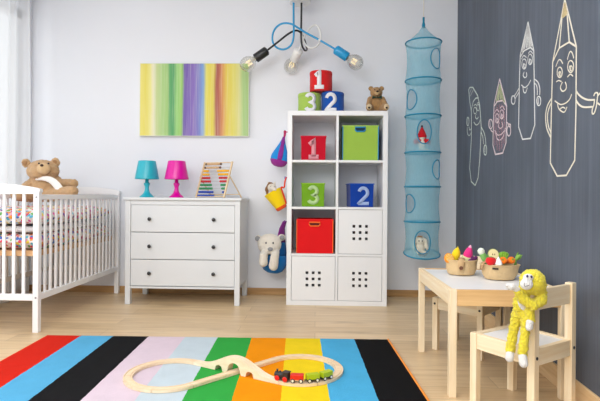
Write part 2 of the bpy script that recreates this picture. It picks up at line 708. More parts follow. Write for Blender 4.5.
MB().rng(-HW + 0.016, HW - 0.016, -hy + 0.022, hy - 0.022, 0.455, 0.487).build(
    'bed_base', wood('bed_base_pine', (206, 160, 112), (226, 186, 140), 'y'), crib, bevel=0.002, label='unpainted wooden slatted base under the mattress')
for z in (0.815, 0.211):
    MB().cyl((HW + 0.003, -hy - 0.0172, z), (HW + 0.003, -hy - 0.0200, z), 0.006, n=12).build('screw', plain('screw_grey_%d' % int(z * 100), (150, 152, 156), 0.3), crib)


def confetti(name, scale, base):
    m, nt, b = _nt(name)
    vec = coords(nt)
    warp = nt.nodes.new('ShaderNodeTexNoise')
    warp.inputs['Scale'].default_value = 60
    nt.links.new(vec, warp.inputs['Vector'])
    vv = nt.nodes.new('ShaderNodeVectorMath')
    vv.operation = 'SCALE'
    vv.inputs['Scale'].default_value = 0.012
    nt.links.new(warp.outputs['Color'], vv.inputs[0])
    va = nt.nodes.new('ShaderNodeVectorMath')
    nt.links.new(vec, va.inputs[0])
    nt.links.new(vv.outputs[0], va.inputs[1])
    vo = nt.nodes.new('ShaderNodeTexVoronoi')
    vo.inputs['Scale'].default_value = scale
    nt.links.new(va.outputs[0], vo.inputs['Vector'])
    sep = nt.nodes.new('ShaderNodeSeparateColor')
    nt.links.new(vo.outputs['Color'], sep.inputs[0])
    pal = [(232, 84, 104), (244, 160, 70), (240, 214, 80), (120, 190, 110), (92, 186, 214), (104, 92, 178), (226, 104, 170), (216, 70, 70), (250, 190, 200), (88, 130, 206)]
    cr = ramp(nt, sep.outputs[0], [(i / len(pal), C3(*c)) for i, c in enumerate(pal)], 'CONSTANT')
    msk = math_node(nt, 'LESS_THAN', vo.outputs['Distance'], 0.56)
    nt.links.new(mixc(nt, msk, C3(*base), cr), b.inputs['Base Color'])
    b.inputs['Roughness'].default_value = 0.9
    b.inputs['Specular IOR Level'].default_value = 0.1
    add_bump(nt, b, noise_tex(nt, vec, 18, 3), 0.5, 0.02)
    return m


def cushion(mb, x0, x1, y0, y1, z0, z1, nx=26, ny=44, wob=0.012, p=5.0, seed=0.0):
    """a soft padded slab: domed top, rounded edges"""
    cx, cy = (x0 + x1) / 2, (y0 + y1) / 2
    vs, fs = [], []
    for s in (0, 1):
        for j in range(ny + 1):
            for i in range(nx + 1):
                u, v = -1 + 2 * i / nx, -1 + 2 * j / ny
                e = max(0.0, (1 - abs(u) ** p) * (1 - abs(v) ** p)) ** 0.5
                h = (z1 - z0) / 2 * e
                x, y = cx + u * (x1 - x0) / 2, cy + v * (y1 - y0) / 2
                w = wob * e * noise.noise(V((x * 7 + seed, y * 7, 0.3))) if s else 0
                vs.append((x, y, (z0 + z1) / 2 + (h + w if s else -h)))
    K = (nx + 1) * (ny + 1)
    for s in (0, 1):
        for j in range(ny):
            for i in range(nx):
                a = s * K + j * (nx + 1) + i
                q = (a, a + 1, a + nx + 2, a + nx + 1)
                fs.append(q if s else q[::-1])
    return mb.add(vs, fs)


mat_ = thing('mattress', 'crib mattress in a bright patterned sheet lying on the crib base', 'mattress', (CX, 3.47, 0.487))
mb = MB()
cushion(mb, -0.262, 0.262, -0.545, 0.545, 0.0, 0.100, wob=0, p=14).build('sheet', confetti('confetti_sheet', 46, (238, 232, 228)), mat_)
bl = thing('blanket', 'folded plain white blanket between the patterned mattress and quilt', 'blanket', (CX, 3.47, 0.589))
cushion(MB(), -0.255, 0.258, -0.53, 0.53, 0.0, 0.040, wob=0.004, p=10).build('fold', cloth('white_blanket', (240, 240, 238)), bl)
qu = thing('quilt', 'puffy multicoloured patterned quilt spread on top of the crib bedding', 'quilt', (CX, 3.47, 0.632))
cushion(MB(), -0.262, 0.268, -0.525, 0.525, 0.0, 0.112, wob=0.016, p=6).build('cover', confetti('confetti_quilt', 40, (240, 236, 232)), qu)

# ------------------------------------------------------------------ chest of drawers
DX0, DX1, DY0, DY1, DT = -1.450, -0.572, 3.654, 4.074, 0.815
dr = thing('dresser', 'white three-drawer dresser with dark round knobs under the striped picture', 'dresser', ((DX0 + DX1) / 2, (DY0 + DY1) / 2, 0))
hw, hd = (DX1 - DX0) / 2, (DY1 - DY0) / 2
L = 0.040
M_DR = plain('dresser_paint', (222, 225, 227), 0.4, 0.01, 5)
for sx in (-1, 1):
    for sy in (-1, 1):
        x0 = sx * hw - (L if sx > 0 else 0)
        y0 = sy * hd - (L if sy > 0 else 0)
        MB().rng(x0, x0 + L, y0, y0 + L, 0, DT - 0.020).build('leg', M_DR, dr, bevel=0.0025)
    xs = sx * (hw - 0.010)
    side = MB()
    sp_ = [(-hd + L, DT - 0.02), (-hd + L, 0.17), (-hd + L + 0.02, 0.15), (-hd + L + 0.045, 0.14)]
    sp_ += [(hd - L - 0.045, 0.14), (hd - L - 0.02, 0.15), (hd - L, 0.17), (hd - L, DT - 0.02)]
    side.prism(sp_, xs - 0.008, xs + 0.008, 'yz').build('side_panel', M_DR, dr, smooth=False)
MB().rng(-hw - 0.012, hw + 0.012, -hd - 0.014, hd, DT - 0.020, DT).build('top', M_DR, dr, bevel=0.004, seg=3)
MB().rng(-hw + L, hw - L, -hd + 0.004, -hd + 0.03, DT - 0.056, DT - 0.02).build('front_rail', M_DR, dr, bevel=0.0015)
MB().rng(-hw + L, hw - L, -hd + 0.004, -hd + 0.03, 0.122, 0.1375).build('front_rail', M_DR, dr, bevel=0.0015)
MB().rng(-hw + L, hw - L, hd - 0.02, hd - 0.012, 0.128, DT - 0.02).build('back_panel', M_DR, dr, smooth=False)
MB().rng(-hw + 0.02, hw - 0.02, -hd + 0.03, hd - 0.02, 0.128, 0.138).build('bottom_panel', M_DR, dr, smooth=False)
zt = [DT - 0.0585, 0.5500, 0.3430, 0.1400]
for i in range(3):
    d = MB().rng(-hw + L + 0.0025, hw - L - 0.0025, -hd + 0.005, -hd + 0.023, zt[i + 1] + 0.003, zt[i] - (0 if i == 0 else 0.002)).build('drawer', M_DR, dr, bevel=0.0015)
    zc = (zt[i] + zt[i + 1]) / 2 - 0.002
    for s in (-1, 1):
        kx = s * 0.245 - 0.005
        kb = MB()
        kb.lathe([(0.0, -0.002), (0.006, -0.002), (0.006, 0.010), (0.012, 0.014), (0.0145, 0.020), (0.012, 0.027), (0.004, 0.030), (0, 0.030)],
                 (kx, -hd + 0.006, zc), 20, Matrix.Rotation(R(90), 4, 'X'))
        kb.build('knob', M_DARK, d)
    bx = MB()
    for s in (-1, 1):
        bx.rng(s * (hw - L - 0.02) - 0.006, s * (hw - L - 0.02) + 0.006, -hd + 0.022, hd - 0.05, zt[i + 1] + 0.02, zt[i] - 0.04)
    bx.rng(-hw + L + 0.02, hw - L - 0.02, -hd + 0.022, hd - 0.05, zt[i + 1] + 0.012, zt[i + 1] + 0.02)
    bx.build('drawer_box', M_DR, d, smooth=False)

# ------------------------------------------------------------------ cube shelf
SX0, SX1, SY0, SY1, SH = -0.222, 0.543, 3.715, 4.085, 1.488
S0 = ((SX0 + SX1) / 2, (SY0 + SY1) / 2)
sh = thing('cube_shelf', 'tall white cube shelf of eight compartments filled with toy boxes', 'shelf', (S0[0], S0[1], 0))
hw, hd = (SX1 - SX0) / 2, (SY1 - SY0) / 2
T = 0.036
for s in (-1, 1):
    MB().rng(s * hw - (T if s > 0 else 0), s * hw + (T if s < 0 else 0), -hd, hd, T, SH - T).build('side_panel', M_WHITE, sh, bevel=0.0012)
MB().rng(-hw, hw, -hd, hd, SH - T, SH).build('top_panel', M_WHITE, sh, bevel=0.0012)
MB().rng(-hw, hw, -hd, hd, 0, T).build('bottom_panel', M_WHITE, sh, bevel=0.0012)
cellh = (SH - 2 * T - 3 * 0.018) / 4
zf = [T + k * (cellh + 0.018) for k in range(4)]          # floor of each row, bottom row first
MB().rng(-0.009, 0.009, -hd, hd, T, SH - T).build('divider', M_WHITE, sh, bevel=0.001)
for k in range(1, 4):
    for s in (-1, 1):
        a, b_ = (0.009, hw - T) if s > 0 else (-hw + T, -0.009)
        MB().rng(a, b_, -hd, hd, zf[k] - 0.018, zf[k]).build('shelf_board', M_WHITE, sh, bevel=0.001)


def holed_panel(x0, x1, z0, z1, y0, y1, holes):
    xs = sorted(set([x0, x1] + [v for h in holes for v in h[:2]]))
    zs = sorted(set([z0, z1] + [v for h in holes for v in h[2:]]))
    inside = lambda x, z: any(h[0] < x < h[1] and h[2] < z < h[3] for h in holes)
    nx, nz = len(xs) - 1, len(zs) - 1
    solid = [[not inside((xs[i] + xs[i + 1]) / 2, (zs[j] + zs[j + 1]) / 2) for j in range(nz)] for i in range(nx)]
    vid, vs, fs = {}, [], []

    def vtx(i, j, s):
        k = (i, j, s)
        if k not in vid:
            vid[k] = len(vs)
            vs.append((xs[i], (y0, y1)[s], zs[j]))
        return vid[k]
    for i in range(nx):
        for j in range(nz):
            if not solid[i][j]:
                continue
            fs.append((vtx(i, j, 0), vtx(i + 1, j, 0), vtx(i + 1, j + 1, 0), vtx(i, j + 1, 0)))
            fs.append((vtx(i, j, 1), vtx(i, j + 1, 1), vtx(i + 1, j + 1, 1), vtx(i + 1, j, 1)))
            for di, dj, e in ((-1, 0, ((i, j), (i, j + 1))), (1, 0, ((i + 1, j), (i + 1, j + 1))), (0, -1, ((i, j), (i + 1, j))), (0, 1, ((i, j + 1), (i + 1, j + 1)))):
                ii, jj = i + di, j + dj
                if 0 <= ii < nx and 0 <= jj < nz and solid[ii][jj]:
                    continue
                (a, b_), (c, d) = e
                fs.append((vtx(a, b_, 0), vtx(c, d, 0), vtx(c, d, 1), vtx(a, b_, 1)))
    return MB().add(vs, fs)


M_INS = plain('door_insert_grey', (120, 120, 122), 0.8)
for col_, row in ((1, 1), (0, 0), (1, 0)):
    a, b_ = (0.009, hw - T) if col_ else (-hw + T, -0.009)
    z0, z1 = zf[row], zf[row] + cellh
    cx, cz = (a + b_) / 2, (z0 + z1) / 2 - 0.005
    holes = [(cx + i * 0.0475 - 0.0105, cx + i * 0.0475 + 0.0105, cz + j * 0.0475 - 0.0105, cz + j * 0.0475 + 0.0105) for i in (-1, 0, 1) for j in (-1, 0, 1)]
    d = holed_panel(a + 0.003, b_ - 0.003, z0 + 0.003, z1 - 0.003, -hd + 0.003, -hd + 0.016, holes)
    d.build('door', M_WHITE, sh, smooth=False)
    bx = MB()
    bx.rng(a + 0.002, a + 0.008, -hd + 0.017, hd - 0.02, z0 + 0.001, z1 - 0.002)
    bx.rng(b_ - 0.008, b_ - 0.002, -hd + 0.017, hd - 0.02, z0 + 0.001, z1 - 0.002)
    bx.rng(a + 0.008, b_ - 0.008, -hd + 0.017, hd - 0.02, z0 + 0.001, z0 + 0.006)
    bx.rng(a + 0.008, b_ - 0.008, -hd + 0.017, hd - 0.02, z1 - 0.008, z1 - 0.002)
    bx.rng(a + 0.008, b_ - 0.008, hd - 0.03, hd - 0.022, z0 + 0.006, z1 - 0.008)
    bx.build('door_insert', M_INS, sh, smooth=False)

# ------------------------------------------------------------------ play table and chairs
M_SEAT = plain('white_board', (238, 239, 240), 0.4, 0.01, 5)
TX0, TX1, TY0, TY1, TH = 0.560, 1.046, 2.042, 2.664, 0.450
tb = thing('play_table', 'low pine play table with white top beside the chalkboard wall', 'table', ((TX0 + TX1) / 2, (TY0 + TY1) / 2, 0))
hx, hy = (TX1 - TX0) / 2, (TY1 - TY0) / 2
for sx in (-1, 1):
    for sy in (-1, 1):
        x0, y0 = (sx * hx - (0.03 if sx > 0 else 0)), (sy * hy - (0.03 if sy > 0 else 0))
        MB().rng(x0, x0 + 0.03, y0, y0 + 0.03, 0, TH).build('leg', M_PINE_Z, tb, bevel=0.002)
for sy in (-1, 1):
    MB().rng(-hx + 0.03, hx - 0.03, sy * hy - (0.022 if sy > 0 else -0.002), sy * hy + (0.022 if sy < 0 else -0.002), TH - 0.068, TH - 0.001).build('apron', wood('pine_apron_shaded', (214, 168, 112), (234, 194, 138), 'x', gs=0.9), tb, bevel=0.002)  # darker pine: shade on these two aprons is put into the colour
for sx in (-1, 1):
    MB().rng(sx * hx - (0.022 if sx > 0 else -0.002), sx * hx + (0.022 if sx < 0 else -0.002), -hy + 0.03, hy - 0.03, TH - 0.068, TH - 0.001).build('apron', M_PINE_Y, tb, bevel=0.002)
MB().rng(-hx + 0.0215, hx - 0.0215, -hy + 0.0215, hy - 0.0215, TH - 0.014, TH - 0.004).build('table_top', M_SEAT, tb, smooth=False, label='white inset table top')
sc = MB()
for sx in (-1, 1):
    for sy in (-1, 1):
        sc.cyl((sx * hx, sy * (hy - 0.015), TH - 0.03), (sx * (hx + 0.0015), sy * (hy - 0.015), TH - 0.03), 0.005, n=12)


def make_chair(label):
    t = thing('child_chair', label, 'chair', (0, 0, 0))
    h = 0.1245
    for sx in (-1, 1):
        MB().rng(sx * h - 0.015, sx * h + 0.015, h - 0.015, h + 0.015, 0, 0.285).build('leg', M_PINE_Z, t, bevel=0.002)
        MB().rng(sx * h - 0.015, sx * h + 0.015, -h - 0.015, -h + 0.015, 0, 0.505).build('leg', M_PINE_Z, t, bevel=0.002)
        MB().rng(sx * h - 0.010, sx * h + 0.010, -h + 0.015, h - 0.015, 0.222, 0.284).build('side_rail', M_PINE_Y, t, bevel=0.0015)
    for sy in (-1, 1):
        MB().rng(-h + 0.015, h - 0.015, sy * h - 0.010, sy * h + 0.010, 0.222, 0.284).build('seat_rail', M_PINE_X, t, bevel=0.0015)
    MB().rng(-h + 0.011, h - 0.011, -h + 0.011, h - 0.011, 0.266, 0.277).build('seat', M_SEAT, t, smooth=False, label='white seat board')
    MB().rng(-h + 0.015, h - 0.015, -h - 0.008, -h + 0.008, 0.425, 0.500).build('back_rail', M_PINE_X, t, bevel=0.002)
    for sx in (-1, 1):
        for (s, z) in ((-1, 0.253), (1, 0.253)):
            MB().cyl((sx * h, s * (h + 0.0135), z), (sx * h, s * (h + 0.017), z), 0.006, n=12).build('screw', M_DARK, t)
    return t


chair = make_chair('near pine child chair with white seat, hugged by a yellow toy monkey')
chair.location = (0.8270, 1.9715, 0)
chair.rotation_euler = (0, 0, R(34.5))
c2 = copy_tree(chair)
c2.location = (0.8395, 2.7065, 0)
c2.rotation_euler = (0, 0, R(139))
c2['label'] = 'far pine child chair pushed under the table behind the baskets'
for c in (chair, c2):
    c['group'] = 'pine child chairs at the play table'


# ================================================================== things on the dresser
def local(mb, origin):
    o = V(origin)
    mb.v = [p - o for p in mb.v]
    return mb


def table_lamp(x, y, z, rgb, label, cord):
    mm = plain(label.split()[0] + '_plastic', rgb, 0.28, 0.02, 5)
    t = thing('table_lamp', label, 'lamp', (x, y, z), 0, 'small plastic table lamps on the dresser')
    MB().lathe([(0, 0), (0.056, 0), (0.0575, 0.004), (0.052, 0.010), (0.038, 0.022), (0.026, 0.036), (0.0185, 0.054), (0.0155, 0.072), (0.0165, 0.086),
                (0.021, 0.098), (0.0245, 0.106), (0.0235, 0.113), (0.016, 0.118), (0.014, 0.121), (0.014, 0.165), (0, 0.165)], n=40).build('base', mm, t)
    MB().lathe([(0.0925, 0.146), (0.0945, 0.146), (0.0945, 0.149), (0.0690, 0.286), (0.0670, 0.291), (0.0600, 0.293), (0.030, 0.293), (0.030, 0.291),
                (0.0600, 0.290), (0.0660, 0.285), (0.0925, 0.148)], n=48).build('lamp_shade', mm, t)
    MB().ell((0, 0, 0.200), (0.022, 0.022, 0.03)).build('bulb', plain('frosted_bulb_' + label.split()[0], (240, 238, 230), 0.4), t)
    if cord:
        p = spline([(0.045, 0.02, 0.004), (0.075, 0.03, 0.014), (0.098, 0.055, 0.022), (0.112, 0.10, 0.010), (0.118, 0.17, 0.004), (0.12, 0.205, 0.003)], 6)
        MB().tube(p, 0.0025, 8).build('cord', M_WHITE, t, label='white power cord')
    return t


table_lamp(-1.358, 3.86, DT, (40, 178, 196), 'turquoise plastic table lamp on the dresser', True)
table_lamp(-1.118, 3.86, DT, (224, 0, 158), 'magenta plastic table lamp on the dresser', False)

# abacus: leaning bead frame with a folding prop
ab = thing('abacus', 'wooden abacus with rows of coloured beads standing on the dresser', 'abacus', (-0.974, 3.915, DT), R(-25))
W_, LE, HT = 0.276, 0.112, 0.292


def ab_pt(u, h, off=0.0):      # u across, h along the height, off in front of the frame
    d = V((0, LE, HT)).normalized()
    nrm = V((0, -HT, LE)).normalized()
    return V((u, 0, 0)) + d * (h * V((0, LE, HT)).length) + nrm * off


M_AB = wood('abacus_wood', (222, 190, 146), (240, 216, 178), 'z')
tilt = Matrix.Rotation(-math.atan2(LE, HT), 3, 'X')
LL = math.hypot(LE, HT)
for u in (0.0, W_):
    MB().box(ab_pt(u, 0.505, 0), (0.014, 0.012, LL), tilt).build('upright', M_AB, ab, bevel=0.0015)
for h in (0.035, 0.985):
    MB().cyl(ab_pt(0, h), ab_pt(W_, h), 0.004, n=10).build('crossbar', M_AB, ab)
pv = 0.56
for u, s in ((-0.012, -1), (W_ + 0.012, 1)):
    a, b_ = ab_pt(u, pv + 0.02), V((u, LE * pv + 0.165, 0.0045))
    MB().tube([a, b_], 0.0055, 8).build('prop_leg', M_AB, ab)
MB().cyl(V((-0.012, LE * pv + 0.142, 0.028)), V((W_ + 0.012, LE * pv + 0.142, 0.028)), 0.004, n=8).build('prop_bar', M_AB, ab)
beadc = {'wood': (216, 180, 134), 'yellow': (248, 190, 18), 'red': (206, 26, 36), 'green': (46, 148, 88), 'blue': (24, 74, 178)}
bm_ = {k: plain('bead_' + k, v, 0.3, 0.03) for k, v in beadc.items()}
endm = plain('bead_dark_end', (96, 62, 40), 0.4)
rows = [('wood', 10, 0), ('wood', 10, 0), ('yellow', 3, 7), ('yellow', 4, 6), ('red', 5, 5), ('red', 6, 4), ('green', 7, 3), ('green', 8, 2), ('blue', 9, 1), ('blue', 10, 0)]
mesh_of = {}
for i, (cname, nl, nr) in enumerate(rows):
    h = 0.945 - 0.0985 * i
    MB().cyl(ab_pt(0, h), ab_pt(W_, h), 0.0015, n=6).build('rod', plain('rod_steel_%d' % i, (190, 190, 190), 0.3), ab)
    bw = 0.0165
    us = [0.012 + bw * (k + 0.5) for k in range(nl)] + [W_ - 0.012 - bw * (k + 0.5) for k in range(nr)]
    for k, u in enumerate(us):
        mk = endm if (cname == 'wood' and k in (0, nl - 1)) else bm_[cname]
        key = mk.name
        if key not in mesh_of:
            bo = MB().lathe([(0, -0.0075), (0.0066, -0.0075), (0.0092, -0.004), (0.0092, 0.004), (0.0066, 0.0075), (0, 0.0075)], n=12, M=Matrix.Rotation(R(90), 4, 'Y')).build('bead', mk, ab)
            mesh_of[key] = bo.data
        else:
            bo = bpy.data.objects.new('bead', mesh_of[key])
            COL.objects.link(bo)
            bo.parent = ab
        bo.location = ab_pt(u, h)

# ================================================================== boxes in the shelf
def fabric_box(name, label, x0, x1, y0, y1, z0, z1, rgb, flare=0.0, rz=0.0, group=None, rim=None, num=None, numrgb=None):
    """open fabric box: thin walls, turned-over rim, numeral sewn on the front"""
    mm = cloth(name + '_' + label.split()[0], rgb)
    w, d, h = x1 - x0, y1 - y0, z1 - z0
    t = thing(name, label, 'box', ((x0 + x1) / 2, (y0 + y1) / 2, z0), rz, group)
    q = 0.005
    k = 1 + flare
    vs, fs = [], []
    rings = [(w / 2, d / 2, 0), (w / 2 * (1 + flare * 0.35), d / 2 * (1 + flare * 0.35), h * 0.5), (w / 2 * k, d / 2 * k, h), (w / 2 * k - q, d / 2 * k - q, h), (w / 2 - q, d / 2 - q, q)]
    for (a, b_, z) in rings:
        sag = 0.0
        vs += [(-a, -b_, z), (a, -b_, z), (a, b_, z), (-a, b_, z)]
    for i in range(len(rings) - 1):
        for c in range(4):
            e = (c + 1) % 4
            fs.append((4 * i + c, 4 * i + e, 4 * i + 4 + e, 4 * i + 4 + c))
    fs.append((3, 2, 1, 0))
    n = 4 * (len(rings) - 1)
    fs.append((n, n + 1, n + 2, n + 3))
    MB().add(vs, fs).build('body', mm, t, bevel=0.004, seg=3)
    rm = MB()
    a, b_ = w / 2 * k + 0.0015, d / 2 * k + 0.0015
    loop = [(-a, -b_, h - 0.004), (a, -b_, h - 0.004), (a, b_, h - 0.004), (-a, b_, h - 0.004)]
    rm.tube(loop, 0.004, 8, closed=True)
    rm.build('rim', cloth('rim_' + label.split()[0] + name, rim or tuple(min(255, int(c * 1.12 + 8)) for c in rgb)), t)
    if num:
        ch, nh, nw, du, dz = num
        slope = (d / 2 * flare) / h
        fn = lambda u, v: V((u + du, -(d / 2) - slope * (v + dz) - 0.0022, v + dz))
        numeral(ch, nh, nw, fn, 'numeral', cloth('numeral_' + label.split()[0] + name, numrgb), t, 'white sewn numeral %s' % {'1': 'one', '2': 'two', '3': 'three'}[ch])
    return t, mm


Z1, Z2, Z3, Z4 = zf[3] + 0.001, zf[2] + 0.001, zf[1] + 0.001, zf[0] + 0.001
fabric_box('storage_box', 'red fabric box with numeral one in the shelf top left cell', -0.117, 0.070, 3.752, 3.94, Z1, Z1 + 0.188, (196, 10, 40), 0.03, 0, 'small numbered boxes in the shelf cells', (214, 30, 60), ('1', 0.150, 0.034, -0.002, 0.012), (226, 150, 160))
fabric_box('storage_box', 'lime green fabric box with numeral three on the second shelf row', -0.110, 0.062, 3.752, 3.93, Z2, Z2 + 0.182, (116, 168, 34), 0.05, 0, 'small numbered boxes in the shelf cells', (150, 200, 40), ('3', 0.145, 0.028, 0.0, 0.018), (182, 214, 150))
fabric_box('storage_box', 'blue fabric box with numeral two on the second shelf row', 0.256, 0.432, 3.762, 3.94, Z2, Z2 + 0.182, (8, 62, 160), 0.05, R(6), 'small numbered boxes in the shelf cells', (18, 84, 190), ('2', 0.145, 0.026, 0.010, 0.014), (170, 190, 232))


def big_box(label, x0, x1, y0, y1, z0, z1, rgb, trim, hole_shade, hx_, hz, hw_, hh, rz=0.0, side=None):
    t, mm = fabric_box('toy_crate', label, x0, x1, y0, y1, z0, z1, rgb, 0.0, rz, 'large fabric toy boxes in the shelf')
    w, d, h = x1 - x0, y1 - y0, z1 - z0
    tm = cloth('piping_' + label.split()[0], trim)
    for sx in (-1, 1):
        MB().tube([(sx * w / 2, -d / 2, 0.004), (sx * w / 2, -d / 2, h - 0.004)], 0.0035, 8).build('piping', tm, t, label='contrasting corner piping')
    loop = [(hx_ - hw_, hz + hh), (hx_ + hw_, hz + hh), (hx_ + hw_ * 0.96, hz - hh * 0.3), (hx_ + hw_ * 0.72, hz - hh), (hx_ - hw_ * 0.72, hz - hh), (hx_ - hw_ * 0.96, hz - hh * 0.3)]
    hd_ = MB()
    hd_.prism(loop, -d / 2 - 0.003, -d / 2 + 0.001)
    hd_.build('handle_shade_patch', plain('handle_dark_' + label.split()[0], hole_shade, 0.9), t, smooth=False, label='dark patch standing in for the shaded handle slot')  # solid dark patch, the slot's inner shade painted instead of an opening
    MB().tube([(x, -d / 2 - 0.003, z) for x, z in loop], 0.0055, 8, closed=True).build('handle_rim', tm, t)
    if side:
        MB().rng(w / 2 + 0.0005, w / 2 + 0.0025, -d / 2 + 0.004, d / 2 - 0.004, 0.004, h - 0.004).build('side_panel', cloth('side_panel_' + label.split()[0], side), t, smooth=False)
    return t


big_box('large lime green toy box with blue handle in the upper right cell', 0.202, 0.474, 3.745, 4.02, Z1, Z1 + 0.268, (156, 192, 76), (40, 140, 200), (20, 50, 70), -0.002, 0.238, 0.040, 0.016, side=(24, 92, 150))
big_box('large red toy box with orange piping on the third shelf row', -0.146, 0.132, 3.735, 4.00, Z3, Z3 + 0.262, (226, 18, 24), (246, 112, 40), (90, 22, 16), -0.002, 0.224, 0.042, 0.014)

# ================================================================== on top of the shelf
def drum_box(ch, x, y, z, r, h, rgb, label, turn, nh, nw, nz):
    mm = cloth('drum_' + label.split()[0], rgb)
    t = thing('drum_box', label, 'box', (x, y, z), 0, 'round numbered fabric boxes on top of the shelf')
    wob = lambda a, zz: 1 + 0.012 * math.sin(3 * a + z * 9) + 0.006 * math.sin(5 * a + zz * 30)
    MB().lathe([(0, 0), (r * 0.95, 0), (r, 0.006), (r * 1.0, h * 0.4), (r * 0.995, h - 0.03), (r * 0.99, h - 0.028), (0, h - 0.028)], n=56, wob=wob).build('body', mm, t)
    MB().lathe([(0, h - 0.027), (r * 1.0, h - 0.027), (r * 1.015, h - 0.024), (r * 1.012, h - 0.008), (r * 0.985, h - 0.001), (r * 0.6, h + 0.003), (0, h + 0.004)], n=56, wob=wob).build('lid', mm, t)
    def fn(u, v):
        a = -PI / 2 + u / r + turn
        rr = r * 1.03 * wob(a, v) + 0.001
        return V((rr * math.cos(a), rr * math.sin(a), v + nz))
    numeral(ch, nh, nw, fn, 'numeral', M_NUM, t, 'white sewn numeral %s' % {'1': 'one', '2': 'two', '3': 'three'}[ch])
    return t


drum_box('3', -0.0590, 3.845, SH, 0.0895, 0.152, (164, 196, 88), 'lime green round box with numeral three on the shelf top', 0.10, 0.146, 0.028, 0.000)
drum_box('2', 0.1240, 3.845, SH, 0.0895, 0.160, (18, 82, 172), 'blue round box with numeral two on the shelf top', -0.20, 0.146, 0.028, 0.002)
drum_box('1', 0.0310, 3.845, SH + 0.1665, 0.0885, 0.158, (216, 30, 34), 'red round box with numeral one, topmost of its pile', -0.20, 0.140, 0.032, 0.012)


def bowtie(mb, c, w, h, M=None):
    c = V(c)
    for s in (-1, 1):
        vs = [V((0.15 * s * w, -0.004, 0.12 * h)), V((s * w, -0.005, 0.5 * h)), V((s * w, -0.005, -0.5 * h)), V((0.15 * s * w, -0.004, -0.12 * h)),
              V((0.15 * s * w, 0.004, 0.12 * h)), V((s * w, 0.005, 0.5 * h)), V((s * w, 0.005, -0.5 * h)), V((0.15 * s * w, 0.004, -0.12 * h))]
        mb.add([c + p for p in vs], [(0, 1, 2, 3), (7, 6, 5, 4), (0, 4, 5, 1), (1, 5, 6, 2), (2, 6, 7, 3), (3, 7, 4, 0)])
    mb.ell(c + V((0, -0.002, 0)), (0.2 * w, 0.008, 0.2 * h + 0.003), n=10, m=8)


# small brown bear on the shelf
BO = (0.462, 3.80, SH)
tb_ = thing('teddy_bear', 'small brown teddy bear with dark bow sitting on the shelf top', 'teddy bear', BO)
f = plush('small_bear_plush', (176, 134, 84), 0.34, 70)
fl = plush('small_bear_pads', (222, 198, 160), 0.15)
B = MB()
B.ell((0, 0.005, 0.062), (0.058, 0.05, 0.064))
B.ell((0, 0.0, 0.115), (0.042, 0.038, 0.04))
B.ell((0, -0.008, 0.155), (0.048, 0.044, 0.042))
B.ell((0, -0.044, 0.146), (0.026, 0.024, 0.021))
for s in (-1, 1):
    B.ell((s * 0.042, 0.0, 0.188), (0.020, 0.011, 0.019))
    B.cap((s * 0.048, -0.005, 0.105), (s * 0.066, -0.045, 0.052), 0.021, 0.018)
    B.cap((s * 0.040, -0.01, 0.030), (s * 0.064, -0.085, 0.026), 0.030, 0.024)
B.build('body', f, tb_, remesh=0.004, fur=0.006, furscale=0.008)
for s in (-1, 1):
    MB().ell((s * 0.065, -0.108, 0.027), (0.020, 0.006, 0.022)).build('foot_pad', fl, tb_)
    MB().ell((s * 0.066, -0.114, 0.018), (0.009, 0.003, 0.008)).build('sole_patch', plain('sole_dark_%d' % s, (50, 32, 24), 0.8), tb_)
    MB().ell((s * 0.018, -0.049, 0.168), 0.0045, n=10, m=8).build('eye', M_BLACK, tb_)
MB().ell((0, -0.058, 0.140), (0.020, 0.014, 0.015)).build('muzzle', plush('small_bear_muzzle', (204, 170, 122), 0.15), tb_)
MB().ell((0, -0.072, 0.150), (0.010, 0.006, 0.007), n=12, m=8).build('nose', plain('bear_nose', (44, 26, 20), 0.5), tb_)
b5 = MB()
bowtie(b5, (0.0, -0.052, 0.110), 0.036, 0.024)
b5.build('bow', cloth('dark_green_bow', (38, 62, 50)), tb_)

# ================================================================== pouches hanging on the shelf's left side
def wall_hook(mb, x, y, z):
    mb.lathe([(0, 0), (0.012, 0), (0.012, 0.006), (0.005, 0.008), (0.005, 0.022), (0.009, 0.024), (0.009, 0.030), (0, 0.030)], (x, y, z), 14, Matrix.Rotation(R(-90), 4, 'Y'))


XS = SX0
# 1: blue and violet drop-shaped pouch
PO = (XS - 0.089, 3.92, 1.07)
p1 = thing('hanging_pouch', 'blue and violet drop-shaped pouch, highest on the side of the shelf', 'bag', PO, 0, 'toy pouches hanging on the side of the shelf')
mb = MB()
ax = V((0.058, 0.0, 0.29))
Mt = V((0, 0, 1)).rotation_difference(ax.normalized()).to_matrix().to_4x4()
pr = [(0, 0.0), (0.030, 0.004), (0.052, 0.018), (0.068, 0.042), (0.073, 0.066), (0.069, 0.092), (0.056, 0.124), (0.040, 0.158), (0.026, 0.190), (0.016, 0.220), (0.010, 0.245), (0, 0.246)]
mb.lathe([p for p in pr if p[1] >= 0.0419 or p[0] == 0][1:], (0, 0, 0), 36, Mt, 1.0, 0.85)
mb.build('body', cloth('pouch_blue', (20, 138, 214)), p1)
MB().lathe([(0, -0.001), (0.032, 0.003), (0.055, 0.016), (0.0695, 0.041), (0.0735, 0.052), (0.070, 0.055), (0, 0.055)], (0, 0, 0), 36, Mt, 1.0, 0.85).build('base_panel', cloth('pouch_violet', (150, 44, 142)), p1, label='violet padded bottom')
st_ = MB()
vs = []
